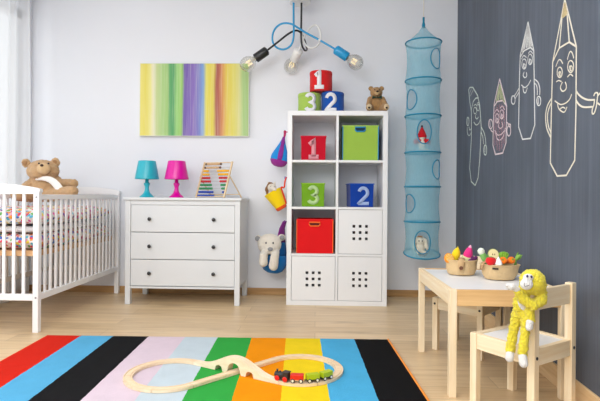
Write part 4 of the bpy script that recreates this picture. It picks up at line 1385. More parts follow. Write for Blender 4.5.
# ================================================================== chalk drawings on the right-hand wall
CHALK = {
 'big': {
  'outline': [[(2.155,1.703),(2.182,1.643),(2.27,1.46),(2.28,1.241),(2.287,0.997),(2.215,0.934),(2.126,0.933),(2.053,0.992),(2.046,1.2),(2.047,1.462),(2.117,1.619),(2.155,1.703)],[(2.27,1.46),(2.204,1.504),(2.11,1.501),(2.047,1.462)],[(2.204,1.504),(2.179,1.633)],[(2.11,1.501),(2.132,1.633)]],
  'tip': [[(2.173,1.644),(2.158,1.682)],[(2.158,1.634),(2.153,1.685)],[(2.142,1.637),(2.148,1.678)],[(2.183,1.635),(2.158,1.634),(2.126,1.635)]],
  'eye': [[[(2.172,1.387),(2.175,1.378),(2.181,1.372),(2.191,1.37),(2.203,1.373),(2.213,1.38),(2.221,1.39),(2.223,1.4),(2.221,1.41),(2.214,1.416),(2.204,1.418),(2.192,1.415),(2.182,1.408),(2.175,1.398),(2.172,1.387)],[(2.185,1.383),(2.186,1.379),(2.188,1.377),(2.192,1.376),(2.196,1.377),(2.2,1.38),(2.203,1.384),(2.204,1.388),(2.203,1.392),(2.201,1.395),(2.197,1.396),(2.192,1.395),(2.189,1.392),(2.186,1.388),(2.185,1.383)]],[[(2.068,1.385),(2.071,1.375),(2.078,1.368),(2.088,1.366),(2.1,1.369),(2.111,1.377),(2.119,1.387),(2.122,1.399),(2.119,1.41),(2.112,1.417),(2.101,1.419),(2.089,1.415),(2.079,1.408),(2.071,1.397),(2.068,1.385)],[(2.08,1.38),(2.081,1.376),(2.084,1.373),(2.088,1.372),(2.092,1.373),(2.096,1.376),(2.099,1.38),(2.1,1.385),(2.099,1.39),(2.096,1.393),(2.093,1.394),(2.088,1.393),(2.084,1.39),(2.081,1.385),(2.08,1.38)]]],
  'brow': [[(2.238,1.43),(2.211,1.451),(2.189,1.446),(2.169,1.425)],[(2.127,1.431),(2.111,1.452),(2.096,1.457),(2.08,1.443),(2.069,1.421)],[(2.231,1.36),(2.207,1.36),(2.181,1.349)],[(2.123,1.355),(2.099,1.361),(2.075,1.347)]],
  'nose': [[(2.171,1.344),(2.189,1.327),(2.177,1.308),(2.154,1.302),(2.135,1.308),(2.134,1.323),(2.144,1.338)]],
  'mouth': [[(2.244,1.276),(2.19,1.25),(2.138,1.246),(2.101,1.256),(2.085,1.273)],[(2.216,1.257),(2.205,1.235),(2.17,1.214),(2.145,1.21),(2.126,1.227)],[(2.19,1.23),(2.166,1.233),(2.143,1.224)]],
  'arm': [[[(2.048,1.282),(2.028,1.262),(1.995,1.241),(1.951,1.223),(1.901,1.213)],[(2.047,1.242),(2.023,1.219),(1.982,1.2),(1.908,1.188)]],[[(2.277,1.296),(2.324,1.268),(2.342,1.224),(2.329,1.165),(2.287,1.117)],[(2.277,1.277),(2.308,1.251),(2.322,1.216),(2.311,1.172),(2.285,1.14)]]],
  'hand': [[[(1.906,1.229),(1.895,1.238),(1.877,1.233),(1.88,1.212),(1.887,1.183),(1.901,1.162),(1.915,1.163),(1.916,1.177),(1.903,1.197),(1.9,1.216)],[(1.877,1.223),(1.849,1.232),(1.822,1.222),(1.815,1.203)],[(1.877,1.196),(1.841,1.178),(1.814,1.181)]]],
 },
 'tall': {
  'outline': [[(2.569,1.751),(2.674,1.609),(2.684,1.476),(2.69,1.221),(2.632,1.147),(2.522,1.139),(2.47,1.201),(2.479,1.377),(2.49,1.578),(2.569,1.751)],[(2.674,1.598),(2.618,1.616),(2.532,1.607),(2.49,1.578)]],
  'tip': [[(2.573,1.731),(2.645,1.617)],[(2.569,1.735),(2.617,1.625)],[(2.566,1.729),(2.583,1.62)],[(2.563,1.723),(2.549,1.614)],[(2.562,1.717),(2.521,1.609)],[(2.598,1.698),(2.544,1.685)]],
  'eye': [[[(2.585,1.536),(2.588,1.526),(2.597,1.519),(2.609,1.517),(2.624,1.521),(2.637,1.53),(2.646,1.541),(2.65,1.554),(2.647,1.565),(2.638,1.572),(2.625,1.573),(2.61,1.569),(2.597,1.56),(2.588,1.549),(2.585,1.536)],[(2.6,1.53),(2.601,1.526),(2.604,1.523),(2.608,1.522),(2.613,1.523),(2.618,1.526),(2.621,1.531),(2.622,1.536),(2.621,1.54),(2.618,1.543),(2.614,1.544),(2.609,1.543),(2.604,1.539),(2.601,1.535),(2.6,1.53)]],[[(2.506,1.538),(2.509,1.528),(2.517,1.521),(2.529,1.519),(2.542,1.522),(2.554,1.531),(2.563,1.543),(2.567,1.555),(2.564,1.566),(2.555,1.573),(2.543,1.575),(2.53,1.571),(2.518,1.562),(2.509,1.551),(2.506,1.538)],[(2.52,1.531),(2.521,1.527),(2.524,1.524),(2.528,1.524),(2.533,1.525),(2.537,1.528),(2.54,1.532),(2.541,1.537),(2.54,1.541),(2.537,1.544),(2.533,1.545),(2.528,1.544),(2.524,1.541),(2.521,1.536),(2.52,1.531)]]],
  'brow': [[(2.655,1.582),(2.624,1.592),(2.587,1.571)],[(2.56,1.584),(2.534,1.589),(2.503,1.567)]],
  'nose': [[(2.616,1.502),(2.63,1.488),(2.607,1.47),(2.58,1.472),(2.585,1.492)]],
  'mouth': [[(2.654,1.442),(2.606,1.418),(2.56,1.421),(2.526,1.438)],[(2.634,1.427),(2.619,1.397),(2.592,1.388),(2.57,1.409)]],
  'arm': [[[(2.686,1.433),(2.728,1.415),(2.761,1.405)],[(2.687,1.411),(2.721,1.397),(2.745,1.388)]],[[(2.482,1.433),(2.437,1.407),(2.413,1.372),(2.412,1.338)],[(2.482,1.413),(2.454,1.396),(2.442,1.369),(2.443,1.344)]]],
  'hand': [[[(2.747,1.38),(2.75,1.37),(2.758,1.363),(2.769,1.361),(2.783,1.364),(2.795,1.371),(2.804,1.381),(2.807,1.392),(2.804,1.401),(2.796,1.408),(2.784,1.41),(2.77,1.407),(2.758,1.4),(2.75,1.39),(2.747,1.38)],[(2.793,1.411),(2.807,1.38)]],[[(2.4,1.306),(2.402,1.297),(2.408,1.29),(2.418,1.288),(2.428,1.29),(2.438,1.296),(2.445,1.305),(2.448,1.316),(2.446,1.325),(2.439,1.332),(2.429,1.334),(2.419,1.332),(2.409,1.326),(2.402,1.316),(2.4,1.306)],[(2.43,1.327),(2.43,1.297)]]],
 },
 'short': {
  'smudge': [[(3.091,1.398),(3.106,1.274),(3.095,1.159)],[(3.051,1.409),(3.063,1.268),(3.048,1.13)],[(3.006,1.406),(3.013,1.261),(3.002,1.119)],[(2.962,1.398),(2.966,1.254),(2.963,1.127)],[(2.919,1.378),(2.919,1.248),(2.924,1.153)]],
  'outline': [[(3.013,1.561),(3.116,1.427),(3.126,1.296),(3.135,1.17),(3.082,1.105),(2.944,1.102),(2.89,1.157),(2.885,1.261),(2.884,1.372),(3.013,1.561)],[(3.113,1.414),(3.053,1.431),(2.952,1.417),(2.884,1.372)]],
  'tip': [[(3.016,1.519),(3.073,1.432)],[(3.012,1.53),(3.032,1.43)],[(3.009,1.523),(2.984,1.427)],[(3.003,1.516),(2.941,1.415)],[(3.006,1.492),(2.916,1.395)]],
  'eye': [[[(3.019,1.321),(3.022,1.309),(3.031,1.3),(3.046,1.297),(3.062,1.3),(3.077,1.307),(3.087,1.319),(3.091,1.332),(3.088,1.344),(3.078,1.353),(3.063,1.356),(3.047,1.353),(3.033,1.345),(3.022,1.333),(3.019,1.321)],[(3.035,1.311),(3.036,1.306),(3.04,1.303),(3.045,1.302),(3.051,1.303),(3.057,1.306),(3.06,1.31),(3.062,1.315),(3.061,1.32),(3.057,1.323),(3.052,1.324),(3.046,1.323),(3.04,1.32),(3.037,1.316),(3.035,1.311)]],[[(2.934,1.331),(2.937,1.319),(2.946,1.311),(2.959,1.308),(2.975,1.311),(2.989,1.318),(2.999,1.33),(3.002,1.342),(2.999,1.354),(2.99,1.362),(2.976,1.365),(2.961,1.362),(2.947,1.355),(2.937,1.343),(2.934,1.331)],[(2.949,1.321),(2.95,1.317),(2.954,1.314),(2.959,1.312),(2.964,1.313),(2.97,1.316),(2.973,1.321),(2.974,1.326),(2.973,1.33),(2.97,1.333),(2.965,1.335),(2.959,1.334),(2.954,1.331),(2.951,1.326),(2.949,1.321)]]],
  'brow': [[(3.104,1.368),(3.062,1.383),(3.023,1.361)],[(2.998,1.381),(2.958,1.385),(2.922,1.357)]],
  'nose': [[(3.01,1.297),(3.029,1.275),(2.991,1.255),(2.948,1.264),(2.966,1.291)]],
  'mouth': [[(3.101,1.261),(3.05,1.225),(2.983,1.217),(2.929,1.229),(2.898,1.245)],[(3.089,1.253),(3.05,1.2),(3.0,1.186),(2.946,1.195),(2.905,1.234)]],
  'arm': [[[(3.129,1.252),(3.166,1.263),(3.183,1.278)]],[[(2.887,1.278),(2.855,1.264),(2.834,1.242)]]],
  'hand': [[[(3.143,1.305),(3.146,1.292),(3.157,1.284),(3.174,1.28),(3.192,1.283),(3.209,1.291),(3.221,1.303),(3.226,1.317),(3.222,1.33),(3.211,1.338),(3.194,1.341),(3.175,1.338),(3.158,1.33),(3.147,1.318),(3.143,1.305)],[(3.201,1.333),(3.192,1.292)]],[[(2.813,1.216),(2.815,1.204),(2.824,1.195),(2.836,1.191),(2.85,1.193),(2.863,1.2),(2.872,1.211),(2.876,1.224),(2.873,1.236),(2.864,1.245),(2.852,1.249),(2.837,1.247),(2.825,1.24),(2.816,1.229),(2.813,1.216)],[(2.862,1.263),(2.818,1.253),(2.818,1.234)]]],
 },
 'thin': {
  'outline': [[(3.729,1.65),(3.695,1.662),(3.613,1.644),(3.484,1.556),(3.43,1.473),(3.392,1.314),(3.42,1.109),(3.46,0.972),(3.529,0.921),(3.636,0.952),(3.683,1.055),(3.64,1.29),(3.645,1.468),(3.692,1.552),(3.729,1.65)],[(3.651,1.484),(3.599,1.537),(3.531,1.549),(3.466,1.536)]],
  'tip': [[(3.694,1.62),(3.653,1.641)],[(3.682,1.595),(3.599,1.621)]],
  'eye': [[[(3.511,1.456),(3.514,1.446),(3.525,1.44),(3.54,1.438),(3.558,1.441),(3.573,1.449),(3.585,1.459),(3.589,1.47),(3.585,1.479),(3.574,1.485),(3.559,1.487),(3.541,1.484),(3.526,1.476),(3.515,1.466),(3.511,1.456)]],[[(3.442,1.464),(3.445,1.455),(3.453,1.448),(3.466,1.446),(3.48,1.449),(3.494,1.456),(3.503,1.465),(3.506,1.476),(3.503,1.485),(3.495,1.491),(3.482,1.493),(3.467,1.491),(3.454,1.484),(3.445,1.474),(3.442,1.464)]]],
  'brow': [[(3.582,1.501),(3.546,1.506),(3.504,1.49)],[(3.5,1.504),(3.467,1.504),(3.44,1.489)]],
  'nose': [[(3.518,1.432),(3.538,1.414),(3.502,1.394),(3.462,1.401)]],
  'mouth': [[(3.579,1.384),(3.521,1.354),(3.451,1.355),(3.422,1.374)]],
  'arm': [[[(3.635,1.319),(3.701,1.3),(3.754,1.327),(3.761,1.373)],[(3.636,1.348),(3.686,1.34),(3.709,1.366)]],[[(3.392,1.321),(3.331,1.278),(3.293,1.227),(3.284,1.192)],[(3.396,1.287),(3.353,1.247),(3.333,1.197)]]],
  'hand': [[[(3.707,1.407),(3.711,1.394),(3.721,1.385),(3.735,1.381),(3.752,1.383),(3.767,1.391),(3.778,1.404),(3.783,1.419),(3.779,1.432),(3.769,1.442),(3.754,1.446),(3.737,1.443),(3.722,1.435),(3.711,1.422),(3.707,1.407)],[(3.745,1.44),(3.744,1.394)]],[[(3.263,1.15),(3.266,1.136),(3.274,1.125),(3.288,1.12),(3.302,1.121),(3.316,1.129),(3.326,1.141),(3.33,1.156),(3.327,1.171),(3.318,1.182),(3.304,1.187),(3.289,1.185),(3.276,1.177),(3.266,1.165),(3.263,1.15)],[(3.306,1.181),(3.3,1.14)]]],
 },
}



def chalk_mat(name, rgb, alpha):
    m, nt, b = _nt(name)
    g = noise_tex(nt, coords(nt), 260, 3, 0.6)
    b.inputs['Base Color'].default_value = C3(*rgb)
    b.inputs['Roughness'].default_value = 0.95
    b.inputs['Specular IOR Level'].default_value = 0.05
    a = math_node(nt, 'ADD', math_node(nt, 'MULTIPLY', math_node(nt, 'SUBTRACT', g, 0.5), 1.4), alpha)
    n = math_node(nt, 'MINIMUM', a, 1.0)
    nt.links.new(math_node(nt, 'MAXIMUM', n, 0.0), b.inputs['Alpha'])
    return m


def on_wall(u, v):
    return V((xr(u) - 0.0012, u, v))


CH = {'big': ('largest chalk pencil drawing, a smiling face stretching one arm right', (228, 222, 206), 1.05, 0.0074, (224, 206, 160)),
      'tall': ('chalk pencil drawing with hatched white tip, second from the right', (222, 224, 224), 1.05, 0.0074, (220, 222, 222)),
      'short': ('stubby pink and green tinted chalk pencil drawing with both hands raised', (228, 212, 218), 1.05, 0.0088, (196, 204, 168)),
      'thin': ('thin pale green chalk pencil drawing nearest the room corner', (214, 224, 216), 1.0, 0.0080, (206, 206, 206))}
for key, (label, rgb, al, w, tiprgb) in CH.items():
    mm = chalk_mat('chalk_' + key, rgb, al)
    mt = chalk_mat('chalk_tip_' + key, tiprgb, al * 0.70)
    ys = [p[0] for st in CHALK[key]['outline'] for p in st]
    zs_ = [p[1] for st in CHALK[key]['outline'] for p in st]
    org = V((xr((min(ys) + max(ys)) / 2), (min(ys) + max(ys)) / 2, min(zs_)))
    t = thing('chalk_drawing', label, 'drawing', org, 0, 'chalk pencil people on the blackboard wall')

    def strokes(name, lines, width, material, smooth_=True):
        mb = MB()
        for st in lines:
            pts = [(p[0], p[1]) for p in st]
            if smooth_ and len(pts) > 2:
                pts = [(p.x, p.y) for p in spline([(a, b_, 0) for a, b_ in pts], 4)]
            mb.ribbon(pts, width, on_wall, step=0.02)
        local(mb, org).build(name, material, t, smooth=False, solid=0.0012)
    c = CHALK[key]
    strokes('outline', c['outline'], w, mm, False)
    strokes('tip_shading', c['tip'], w * (2.4 if key != 'thin' else 1.0), mt, False)
    if 'smudge' in c:
        strokes('smudge', c['smudge'], 0.02, chalk_mat('chalk_smudge', (196, 160, 178), 0.34), False)
    for e in c['eye']:
        strokes('eye', e, w * 0.62, mm)
        yc = sum(p[0] for p in e[0]) / len(e[0])
        if key in ('big', 'tall', 'short'):
            ry = (max(p[0] for p in e[0]) - min(p[0] for p in e[0])) / 2
            rz_ = (max(p[1] for p in e[0]) - min(p[1] for p in e[0])) / 2
            zc_ = (max(p[1] for p in e[0]) + min(p[1] for p in e[0])) / 2
            yc = (max(p[0] for p in e[0]) + min(p[0] for p in e[0])) / 2
            strokes('eye_white', [[(yc + 0.3 * ry, zc_ + 0.2 * rz_), (yc + 0.1 * ry, zc_ - 0.55 * rz_)]], w * 1.3, mm, False)
    strokes('brow', c['brow'], w * 0.62, mm)
    strokes('nose', c['nose'], w * 0.7, mm)
    strokes('mouth', c['mouth'], w * 0.7, mm)
    for a in c['arm']:
        strokes('arm', a, w * (0.95 if key == 'big' else 0.7), mm)
    for a in c['hand']:
        strokes('hand', [a] if not isinstance(a[0], list) else a, w * 0.8, mm)

# ================================================================== rug
RC = [(-1.566, 2.797), (0.424, 2.832), (0.495, 1.30), (-1.513, 1.30)]
m, nt, b = _nt('striped_rug_pile')
tc = nt.nodes.new('ShaderNodeTexCoord')
sp = nt.nodes.new('ShaderNodeSeparateXYZ')
nt.links.new(tc.outputs['Object'], sp.inputs[0])
edge = [-0.7736, -0.5864, -0.3846, -0.1714, 0.0214, 0.2177, 0.4183, 0.6136, 0.8164]
cols_ = [(224, 42, 26), (96, 182, 226), (26, 26, 28), (232, 212, 224), (208, 222, 230), (56, 172, 72), (255, 156, 12), (255, 222, 36), (84, 184, 232), (20, 20, 22)]
xo = math_node(nt, 'ADD', sp.outputs['X'], math_node(nt, 'MULTIPLY', sp.outputs['Y'], 0.0385))
wob = noise_tex(nt, coords(nt), 40, 2)
xo = math_node(nt, 'ADD', xo, math_node(nt, 'MULTIPLY', math_node(nt, 'SUBTRACT', wob, 0.5), 0.006))
fac = math_node(nt, 'DIVIDE', math_node(nt, 'SUBTRACT', xo, -1.10), 2.2)
cc = ramp(nt, fac, [(max(0, (e + 1.10) / 2.2), C3(*c)) for e, c in zip([-1.10] + edge, cols_)], 'CONSTANT')
pile = noise_tex(nt, coords(nt), 420, 2, 0.6)
big = noise_tex(nt, coords(nt), 9, 4, 0.6)
cc = mixc(nt, 0.30, cc, mixc(nt, 1.0, cc, ramp(nt, big, [(0.3, (0.72, 0.72, 0.72, 1)), (0.7, (1, 1, 1, 1))]), 'MULTIPLY'))
cc = mixc(nt, 0.35, cc, mixc(nt, 1.0, cc, ramp(nt, pile, [(0.3, (0.6, 0.6, 0.6, 1)), (0.7, (1, 1, 1, 1))]), 'MULTIPLY'))
nt.links.new(cc, b.inputs['Base Color'])
b.inputs['Roughness'].default_value = 0.95
b.inputs['Specular IOR Level'].default_value = 0.1
add_bump(nt, b, math_node(nt, 'ADD', pile, math_node(nt, 'MULTIPLY', big, 2.0)), 0.6, 0.006)
RO = (-0.56, 2.05, 0)
rug = thing('striped_rug', 'thick pile rug with broad rainbow stripes lying on the oak floor', 'rug', RO)
mb = MB()
vs, fs = [], []
NX, NY = 60, 46
RTH = 0.012
for s in (0, 1):
    for j in range(NY + 1):
        for i in range(NX + 1):
            u, v = i / NX, j / NY
            a = V(RC[3]).lerp(V(RC[2]), u)
            c = V(RC[0]).lerp(V(RC[1]), u)
            p = a.lerp(c, v)
            ed = min(u, 1 - u, v, 1 - v)
            h = (RTH - (0.004 if ed == 0 else 0) + 0.0012 * noise.noise(V((p.x * 30, p.y * 30, 0)))) if s else 0.0005
            vs.append((p.x, p.y, h))
KK = (NX + 1) * (NY + 1)
for s in (0, 1):
    for j in range(NY):
        for i in range(NX):
            a = s * KK + j * (NX + 1) + i
            fs.append((a, a + 1, a + NX + 2, a + NX + 1))
ring = [i for i in range(NX + 1)] + [(j) * (NX + 1) + NX for j in range(1, NY + 1)] + [NY * (NX + 1) + i for i in range(NX - 1, -1, -1)] + [j * (NX + 1) for j in range(NY - 1, 0, -1)]
for a, c in zip(ring, ring[1:] + ring[:1]):
    fs.append((a, c, KK + c, KK + a))
local(mb.add(vs, fs), RO).build('pile', m, rug)
dv = (V((RC[2][0], RC[2][1], 0.006)) - V(RO), V((RC[1][0], RC[1][1], 0.006)) - V(RO))
MB().tube([dv[0], dv[0].lerp(dv[1], 0.5), dv[1]], 0.0065, 10).build('edging', cloth('rug_orange_edge', (236, 138, 24)), rug, label='orange bound edge')
dv = (V((RC[3][0], RC[3][1], 0.005)) - V(RO), V((RC[0][0], RC[0][1], 0.005)) - V(RO))
MB().tube([dv[0], dv[1]], 0.004, 10).build('edging', cloth('rug_orange_edge_left', (230, 120, 40)), rug, label='orange bound edge')

# ================================================================== toy railway
TZ = RTH + 0.0015
C1, C2 = V((-0.660, 2.192)), V((-0.066, 2.290))
RL = 0.180
dvec = (C2 - C1)
dd = dvec.length
th0 = math.atan2(dvec.y, dvec.x)
al = math.asin(RL / (dd / 2))
TO = (-0.363, 2.241, TZ)
tk = thing('toy_railway', 'wooden figure-eight toy train track with a bridge lying on the rug', 'toy', TO)
PROF = [(-0.020, 0), (0.020, 0), (0.020, 0.012), (0.0155, 0.012), (0.0155, 0.009), (0.010, 0.009), (0.010, 0.012), (-0.010, 0.012), (-0.010, 0.009), (-0.0155, 0.009), (-0.0155, 0.012), (-0.020, 0.012)]


def pt(p, z=0.0):
    return V((p[0] - TO[0], p[1] - TO[1], z))


def circ(c, a):
    return V((c.x + RL * math.cos(a), c.y + RL * math.sin(a)))


# the two loops: from one tangent point round to the other
t1a = th0 - (PI / 2 - al)          # tangent point angles on the left circle
a_lo, a_hi = t1a, t1a + 2 * (PI / 2 - al)
Lstart = a_hi
sweepang = 2 * PI - (a_hi - a_lo)
npc = 5
for k in range(npc):
    s0, s1 = Lstart + sweepang * k / npc + 0.004, Lstart + sweepang * (k + 1) / npc - 0.004
    MB().sweep([pt(circ(C1, s0 + (s1 - s0) * i / 14)) for i in range(15)], PROF).build('track_piece', M_BEECH, tk, smooth=False)
Rstart = th0 + PI - (PI / 2 - al) + 2 * (PI / 2 - al)
for k in range(npc):
    s0, s1 = Rstart + sweepang * k / npc + 0.004, Rstart + sweepang * (k + 1) / npc - 0.004
    MB().sweep([pt(circ(C2, s0 + (s1 - s0) * i / 14)) for i in range(15)], PROF).build('track_piece', M_BEECH, tk, smooth=False)
PLo, PRh = circ(C1, a_lo), circ(C2, a_lo + PI)       # lower-left to upper-right: the level crossing strand
PLh, PRl = circ(C1, a_hi), circ(C2, a_hi + PI)       # upper-left to lower-right: over the bridge
mid = (PLo + PRh) / 2
for a, c in ((PLo.lerp(mid, 0.01), mid.lerp(PLo, 0.005)), (mid.lerp(PRh, 0.005), PRh.lerp(mid, 0.01))):
    MB().sweep([pt(a), pt(c)], PROF).build('track_piece', M_BEECH, tk, smooth=False)
# bridge: humped deck with three arched openings
Ld = (PRl - PLh).length
ex = (PRl - PLh).normalized()
ang = math.atan2(ex.y, ex.x)
NB = 96
topz, botz, ss = [], [], []
for i in range(NB + 1):
    s = i / NB
    u = (s - 0.5) * Ld
    bump_ = 0.5 + 0.5 * math.cos(PI * min(1, abs(u) / (Ld * 0.43)))
    topz.append(0.013 + 0.062 * bump_)
    z = 0.0
    for (c0, r0, h0) in ((0.0, 0.036, 0.050), (-0.088, 0.022, 0.026), (0.088, 0.022, 0.026)):
        if abs(u - c0) < r0:
            z = max(z, h0 * math.sqrt(max(0, 1 - ((u - c0) / r0) ** 2)) ** 0.7)
    botz.append(min(z, topz[-1] - 0.009))
    ss.append(u)
vs, fs = [], []
for i in range(NB + 1):
    vs += [(ss[i], -0.020, botz[i]), (ss[i], 0.020, botz[i]), (ss[i], 0.020, topz[i]), (ss[i], 0.0155, topz[i]), (ss[i], 0.0155, topz[i] - 0.003), (ss[i], 0.010, topz[i] - 0.003), (ss[i], 0.010, topz[i]),
           (ss[i], -0.010, topz[i]), (ss[i], -0.010, topz[i] - 0.003), (ss[i], -0.0155, topz[i] - 0.003), (ss[i], -0.0155, topz[i]), (ss[i], -0.020, topz[i])]
q = 12
for i in range(NB):
    for k in range(q):
        e = (k + 1) % q
        fs.append((i * q + k, i * q + e, (i + 1) * q + e, (i + 1) * q + k))
fs.append(tuple(range(q)))
fs.append(tuple(NB * q + k for k in range(q)))
br_ = MB().add(vs, fs)
br_.v = [Matrix.Rotation(ang, 3, 'Z') @ p for p in br_.v]
o_ = pt((PLh + PRl) / 2)
br_.v = [p + o_ for p in br_.v]
br_.build('bridge', wood('bridge_wood', (236, 212, 178), (248, 230, 202), 'x'), tk, smooth=False, label='humped wooden bridge with three arches')


# train: engine and three wagons on the right-hand loop
def rail_pos(a):
    p = circ(C2, a)
    return p, a + PI / 2


def wheels(mb_fn, t, xs, r, rgb, tread):
    for x in xs:
        for s in (-1, 1):
            w = MB()
            w.lathe([(0, -0.0022), (r * 0.9, -0.0022), (r, -0.0016), (r, 0.0016), (r * 0.9, 0.0022), (0, 0.0022)], (x, s * 0.01275, r), 20, Matrix.Rotation(R(90) * s, 4, "X"))
            wo = w.build('wheel', tread, t)
            MB().lathe([(0, -0.0040), (r * 0.55, -0.0040), (r * 0.6, -0.0030), (r * 0.6, 0.001), (0, 0.001)], (x, s * 0.01275, r), 16, Matrix.Rotation(R(90) * s, 4, "X")).build('hub', rgb, wo)


M_HUB_R = plain('hub_red', (220, 34, 34), 0.3)
M_HUB_W = plain('hub_white', (230, 226, 216), 0.4)
M_TREAD = plain('wheel_black', (28, 28, 30), 0.4)
RAILZ = TZ + 0.0124
a_eng = math.radians(-115)
p, hdg = rail_pos(a_eng)
en = thing('toy_engine', 'black wooden toy steam engine with red wheels at the train front', 'toy train', (p.x, p.y, RAILZ), hdg + PI)
M_EN = plain('engine_black', (44, 44, 46), 0.35)
MB().rng(-0.034, 0.034, -0.0105, 0.0105, 0.008, 0.0145).build('chassis', M_EN, en, bevel=0.001)
MB().tube([(-0.006, 0, 0.0245), (0.033, 0, 0.0245)], 0.0125, 20).build('boiler', M_EN, en)
MB().rng(-0.034, -0.008, -0.014, 0.014, 0.0135, 0.040).build('cab', M_EN, en, bevel=0.0015)
MB().rng(-0.037, -0.005, -0.016, 0.016, 0.0395, 0.043).build('cab_roof', M_EN, en, bevel=0.001)
MB().lathe([(0, 0.034), (0.004, 0.034), (0.004, 0.043), (0.006, 0.046), (0, 0.046)], (0.024, 0, 0), 14).build('chimney', M_EN, en)
MB().ell((0.010, 0, 0.036), (0.006, 0.006, 0.006), n=12, m=8).build('steam_dome', M_EN, en)
wheels(None, en, (-0.020, 0.019), 0.0115, M_HUB_R, M_HUB_R)
wag = None
for i, (da, rgb, name, label) in enumerate(((math.radians(21.8), (214, 34, 30), 'toy_wagon', 'red wooden toy wagon coupled right behind the black engine'),
                                            (math.radians(21.8) * 2, (168, 190, 18), 'toy_wagon', 'lime green toy wagon behind the red wagon'),
                                            (math.radians(21.8) * 3, (172, 194, 24), 'toy_wagon', 'last lime green toy wagon at the tail of the train'))):
    p, hdg = rail_pos(a_eng + da)
    w = thing(name, label, 'toy train', (p.x, p.y, RAILZ), hdg + PI, 'wagons of the toy train')
    mm = plain('wagon_paint_%d' % i, rgb, 0.35)
    MB().rng(-0.029, 0.029, -0.0105, 0.0105, 0.008, 0.014).build('chassis', M_TREAD if i else M_BEECH, w, bevel=0.001)
    bx = MB()
    bx.rng(-0.0285, 0.0285, -0.0145, 0.0145, 0.0135, 0.036)
    bx.build('box_body', mm, w, bevel=0.002)
    wheels(None, w, (-0.018, 0.018), 0.0095, M_HUB_W, M_TREAD)
    MB().cyl((0.0285, 0, 0.011), (0.0365, 0, 0.011), 0.003, n=10).build('coupling', M_DARK, w)

# ================================================================== teddy in the crib
TO2 = (-2.085, 3.66, 0.757)
td = thing('teddy_bear', 'big caramel teddy bear with white bib sitting in the crib', 'teddy bear', TO2)
ft = plush('crib_bear_plush', (208, 168, 122), 0.22, 45)
fm = plush('crib_bear_muzzle', (226, 190, 140), 0.08, 30)
H_ = V((-2.071, 3.62, 1.009)) - V(TO2)
Bd = V((-2.054, 3.66, 0.835)) - V(TO2)
B = MB()
B.ell(H_, (0.118, 0.092, 0.084))
B.ell(H_ + V((0, -0.06, -0.012)), (0.06, 0.05, 0.05))
B.ell(V((0.02, 0.0, 0.130)), (0.130, 0.105, 0.115))
eL = V((-2.215, 3.64, 1.07)) - V(TO2)
eR = V((-1.986, 3.64, 1.075)) - V(TO2)
for e in (eL, eR):
    B.ell(e, (0.036, 0.020, 0.036))
hL = V((-2.174, 3.55, 0.863)) - V(TO2)
sL = V((-2.152, 3.64, 0.918)) - V(TO2)
B.cap(sL, hL, 0.045, 0.042)
sR = V((-1.961, 3.66, 0.912)) - V(TO2)
hR = V((-1.835, 3.62, 0.916)) - V(TO2)
B.cap(sR, hR, 0.038, 0.034)
kR = V((0.07, -0.05, 0.072))
fR = V((-1.782, 3.5, 0.855)) - V(TO2)
B.cap(kR, fR, 0.055, 0.040)
B.cap(V((-0.06, -0.06, 0.070)), V((-0.08, -0.20, 0.070)), 0.055, 0.045)
B.build('body', ft, td, remesh=0.007, fur=0.016, furscale=0.014)
mz = V((-2.016, 3.53, 1.021)) - V(TO2)
MB().ell(mz, (0.050, 0.032, 0.042)).build('muzzle', fm, td)
MB().ell(mz + V((0.004, -0.031, 0.024)), (0.013, 0.008, 0.010), n=12, m=8).build('nose', plain('crib_bear_nose', (70, 44, 30), 0.5), td)
for s in (-1, 1):
    MB().ell(mz + V((s * 0.036, 0.002, 0.040)), (0.007, 0.006, 0.007), n=10, m=8).build('eye', M_BLACK, td)
    MB().ell((eL if s < 0 else eR) + V((0, -0.018, 0)), (0.020, 0.006, 0.020)).build('ear_lining', plush('ear_lining_%d' % s, (172, 128, 84), 0.1), td)
# white bib: a band across the chest
bib = [V((-2.097, 3.56, 0.942)), V((-2.03, 3.535, 0.953)), V((-1.967, 3.53, 0.946)), V((-1.919, 3.525, 0.909)), V((-1.885, 3.52, 0.865)), V((-1.863, 3.52, 0.821))]
mb = MB()
vs = []
wid = [0.010, 0.016, 0.026, 0.030, 0.030, 0.030]
for i, p in enumerate(bib):
    a, c = bib[max(0, i - 1)], bib[min(len(bib) - 1, i + 1)]
    t_ = (c - a).normalized()
    n_ = V((-t_.z, 0, t_.x))
    for k in range(3):
        vs.append(p + n_ * wid[i] * (k - 1) + V((0, -0.006 if k == 1 else 0.004, 0)))
mb.add(vs, [(i * 3 + k, i * 3 + k + 1, i * 3 + k + 4, i * 3 + k + 3) for i in range(len(bib) - 1) for k in range(2)])
local(mb, TO2).build('bib', cloth('white_bib', (244, 242, 236)), td, solid=0.006, subsurf=2)

# ================================================================== yellow monkey on the near chair
MO = V((0.7917, 1.78, 0.285))
mk_ = thing('toy_monkey', 'long-limbed yellow plush monkey hugging the back post of a chair', 'soft toy', MO)
fy = plush('monkey_yellow', (255, 228, 58), 0.16, 80, 1.0)
fwk = plush('monkey_white', (240, 238, 234), 0.05, 40)
B = MB()
hd_c = V((0.763, 1.735, 0.541))
B.ell(hd_c, (0.043, 0.040, 0.043))
B.ell(hd_c + V((0.012, 0.004, -0.012)), (0.036, 0.034, 0.036))
B.cap(V((0.797, 1.745, 0.503)), V((0.795, 1.735, 0.476)), 0.020, 0.019)        # arm over the post
B.cap(V((0.795, 1.735, 0.476)), V((0.761, 1.725, 0.459)), 0.019, 0.018)
B.cap(V((0.761, 1.725, 0.459)), V((0.731, 1.735, 0.479)), 0.018, 0.018)
B.cap(V((0.731, 1.735, 0.486)), V((0.709, 1.73, 0.506)), 0.016, 0.013)
B.ell(V((0.739, 1.775, 0.453)), (0.026, 0.024, 0.040))
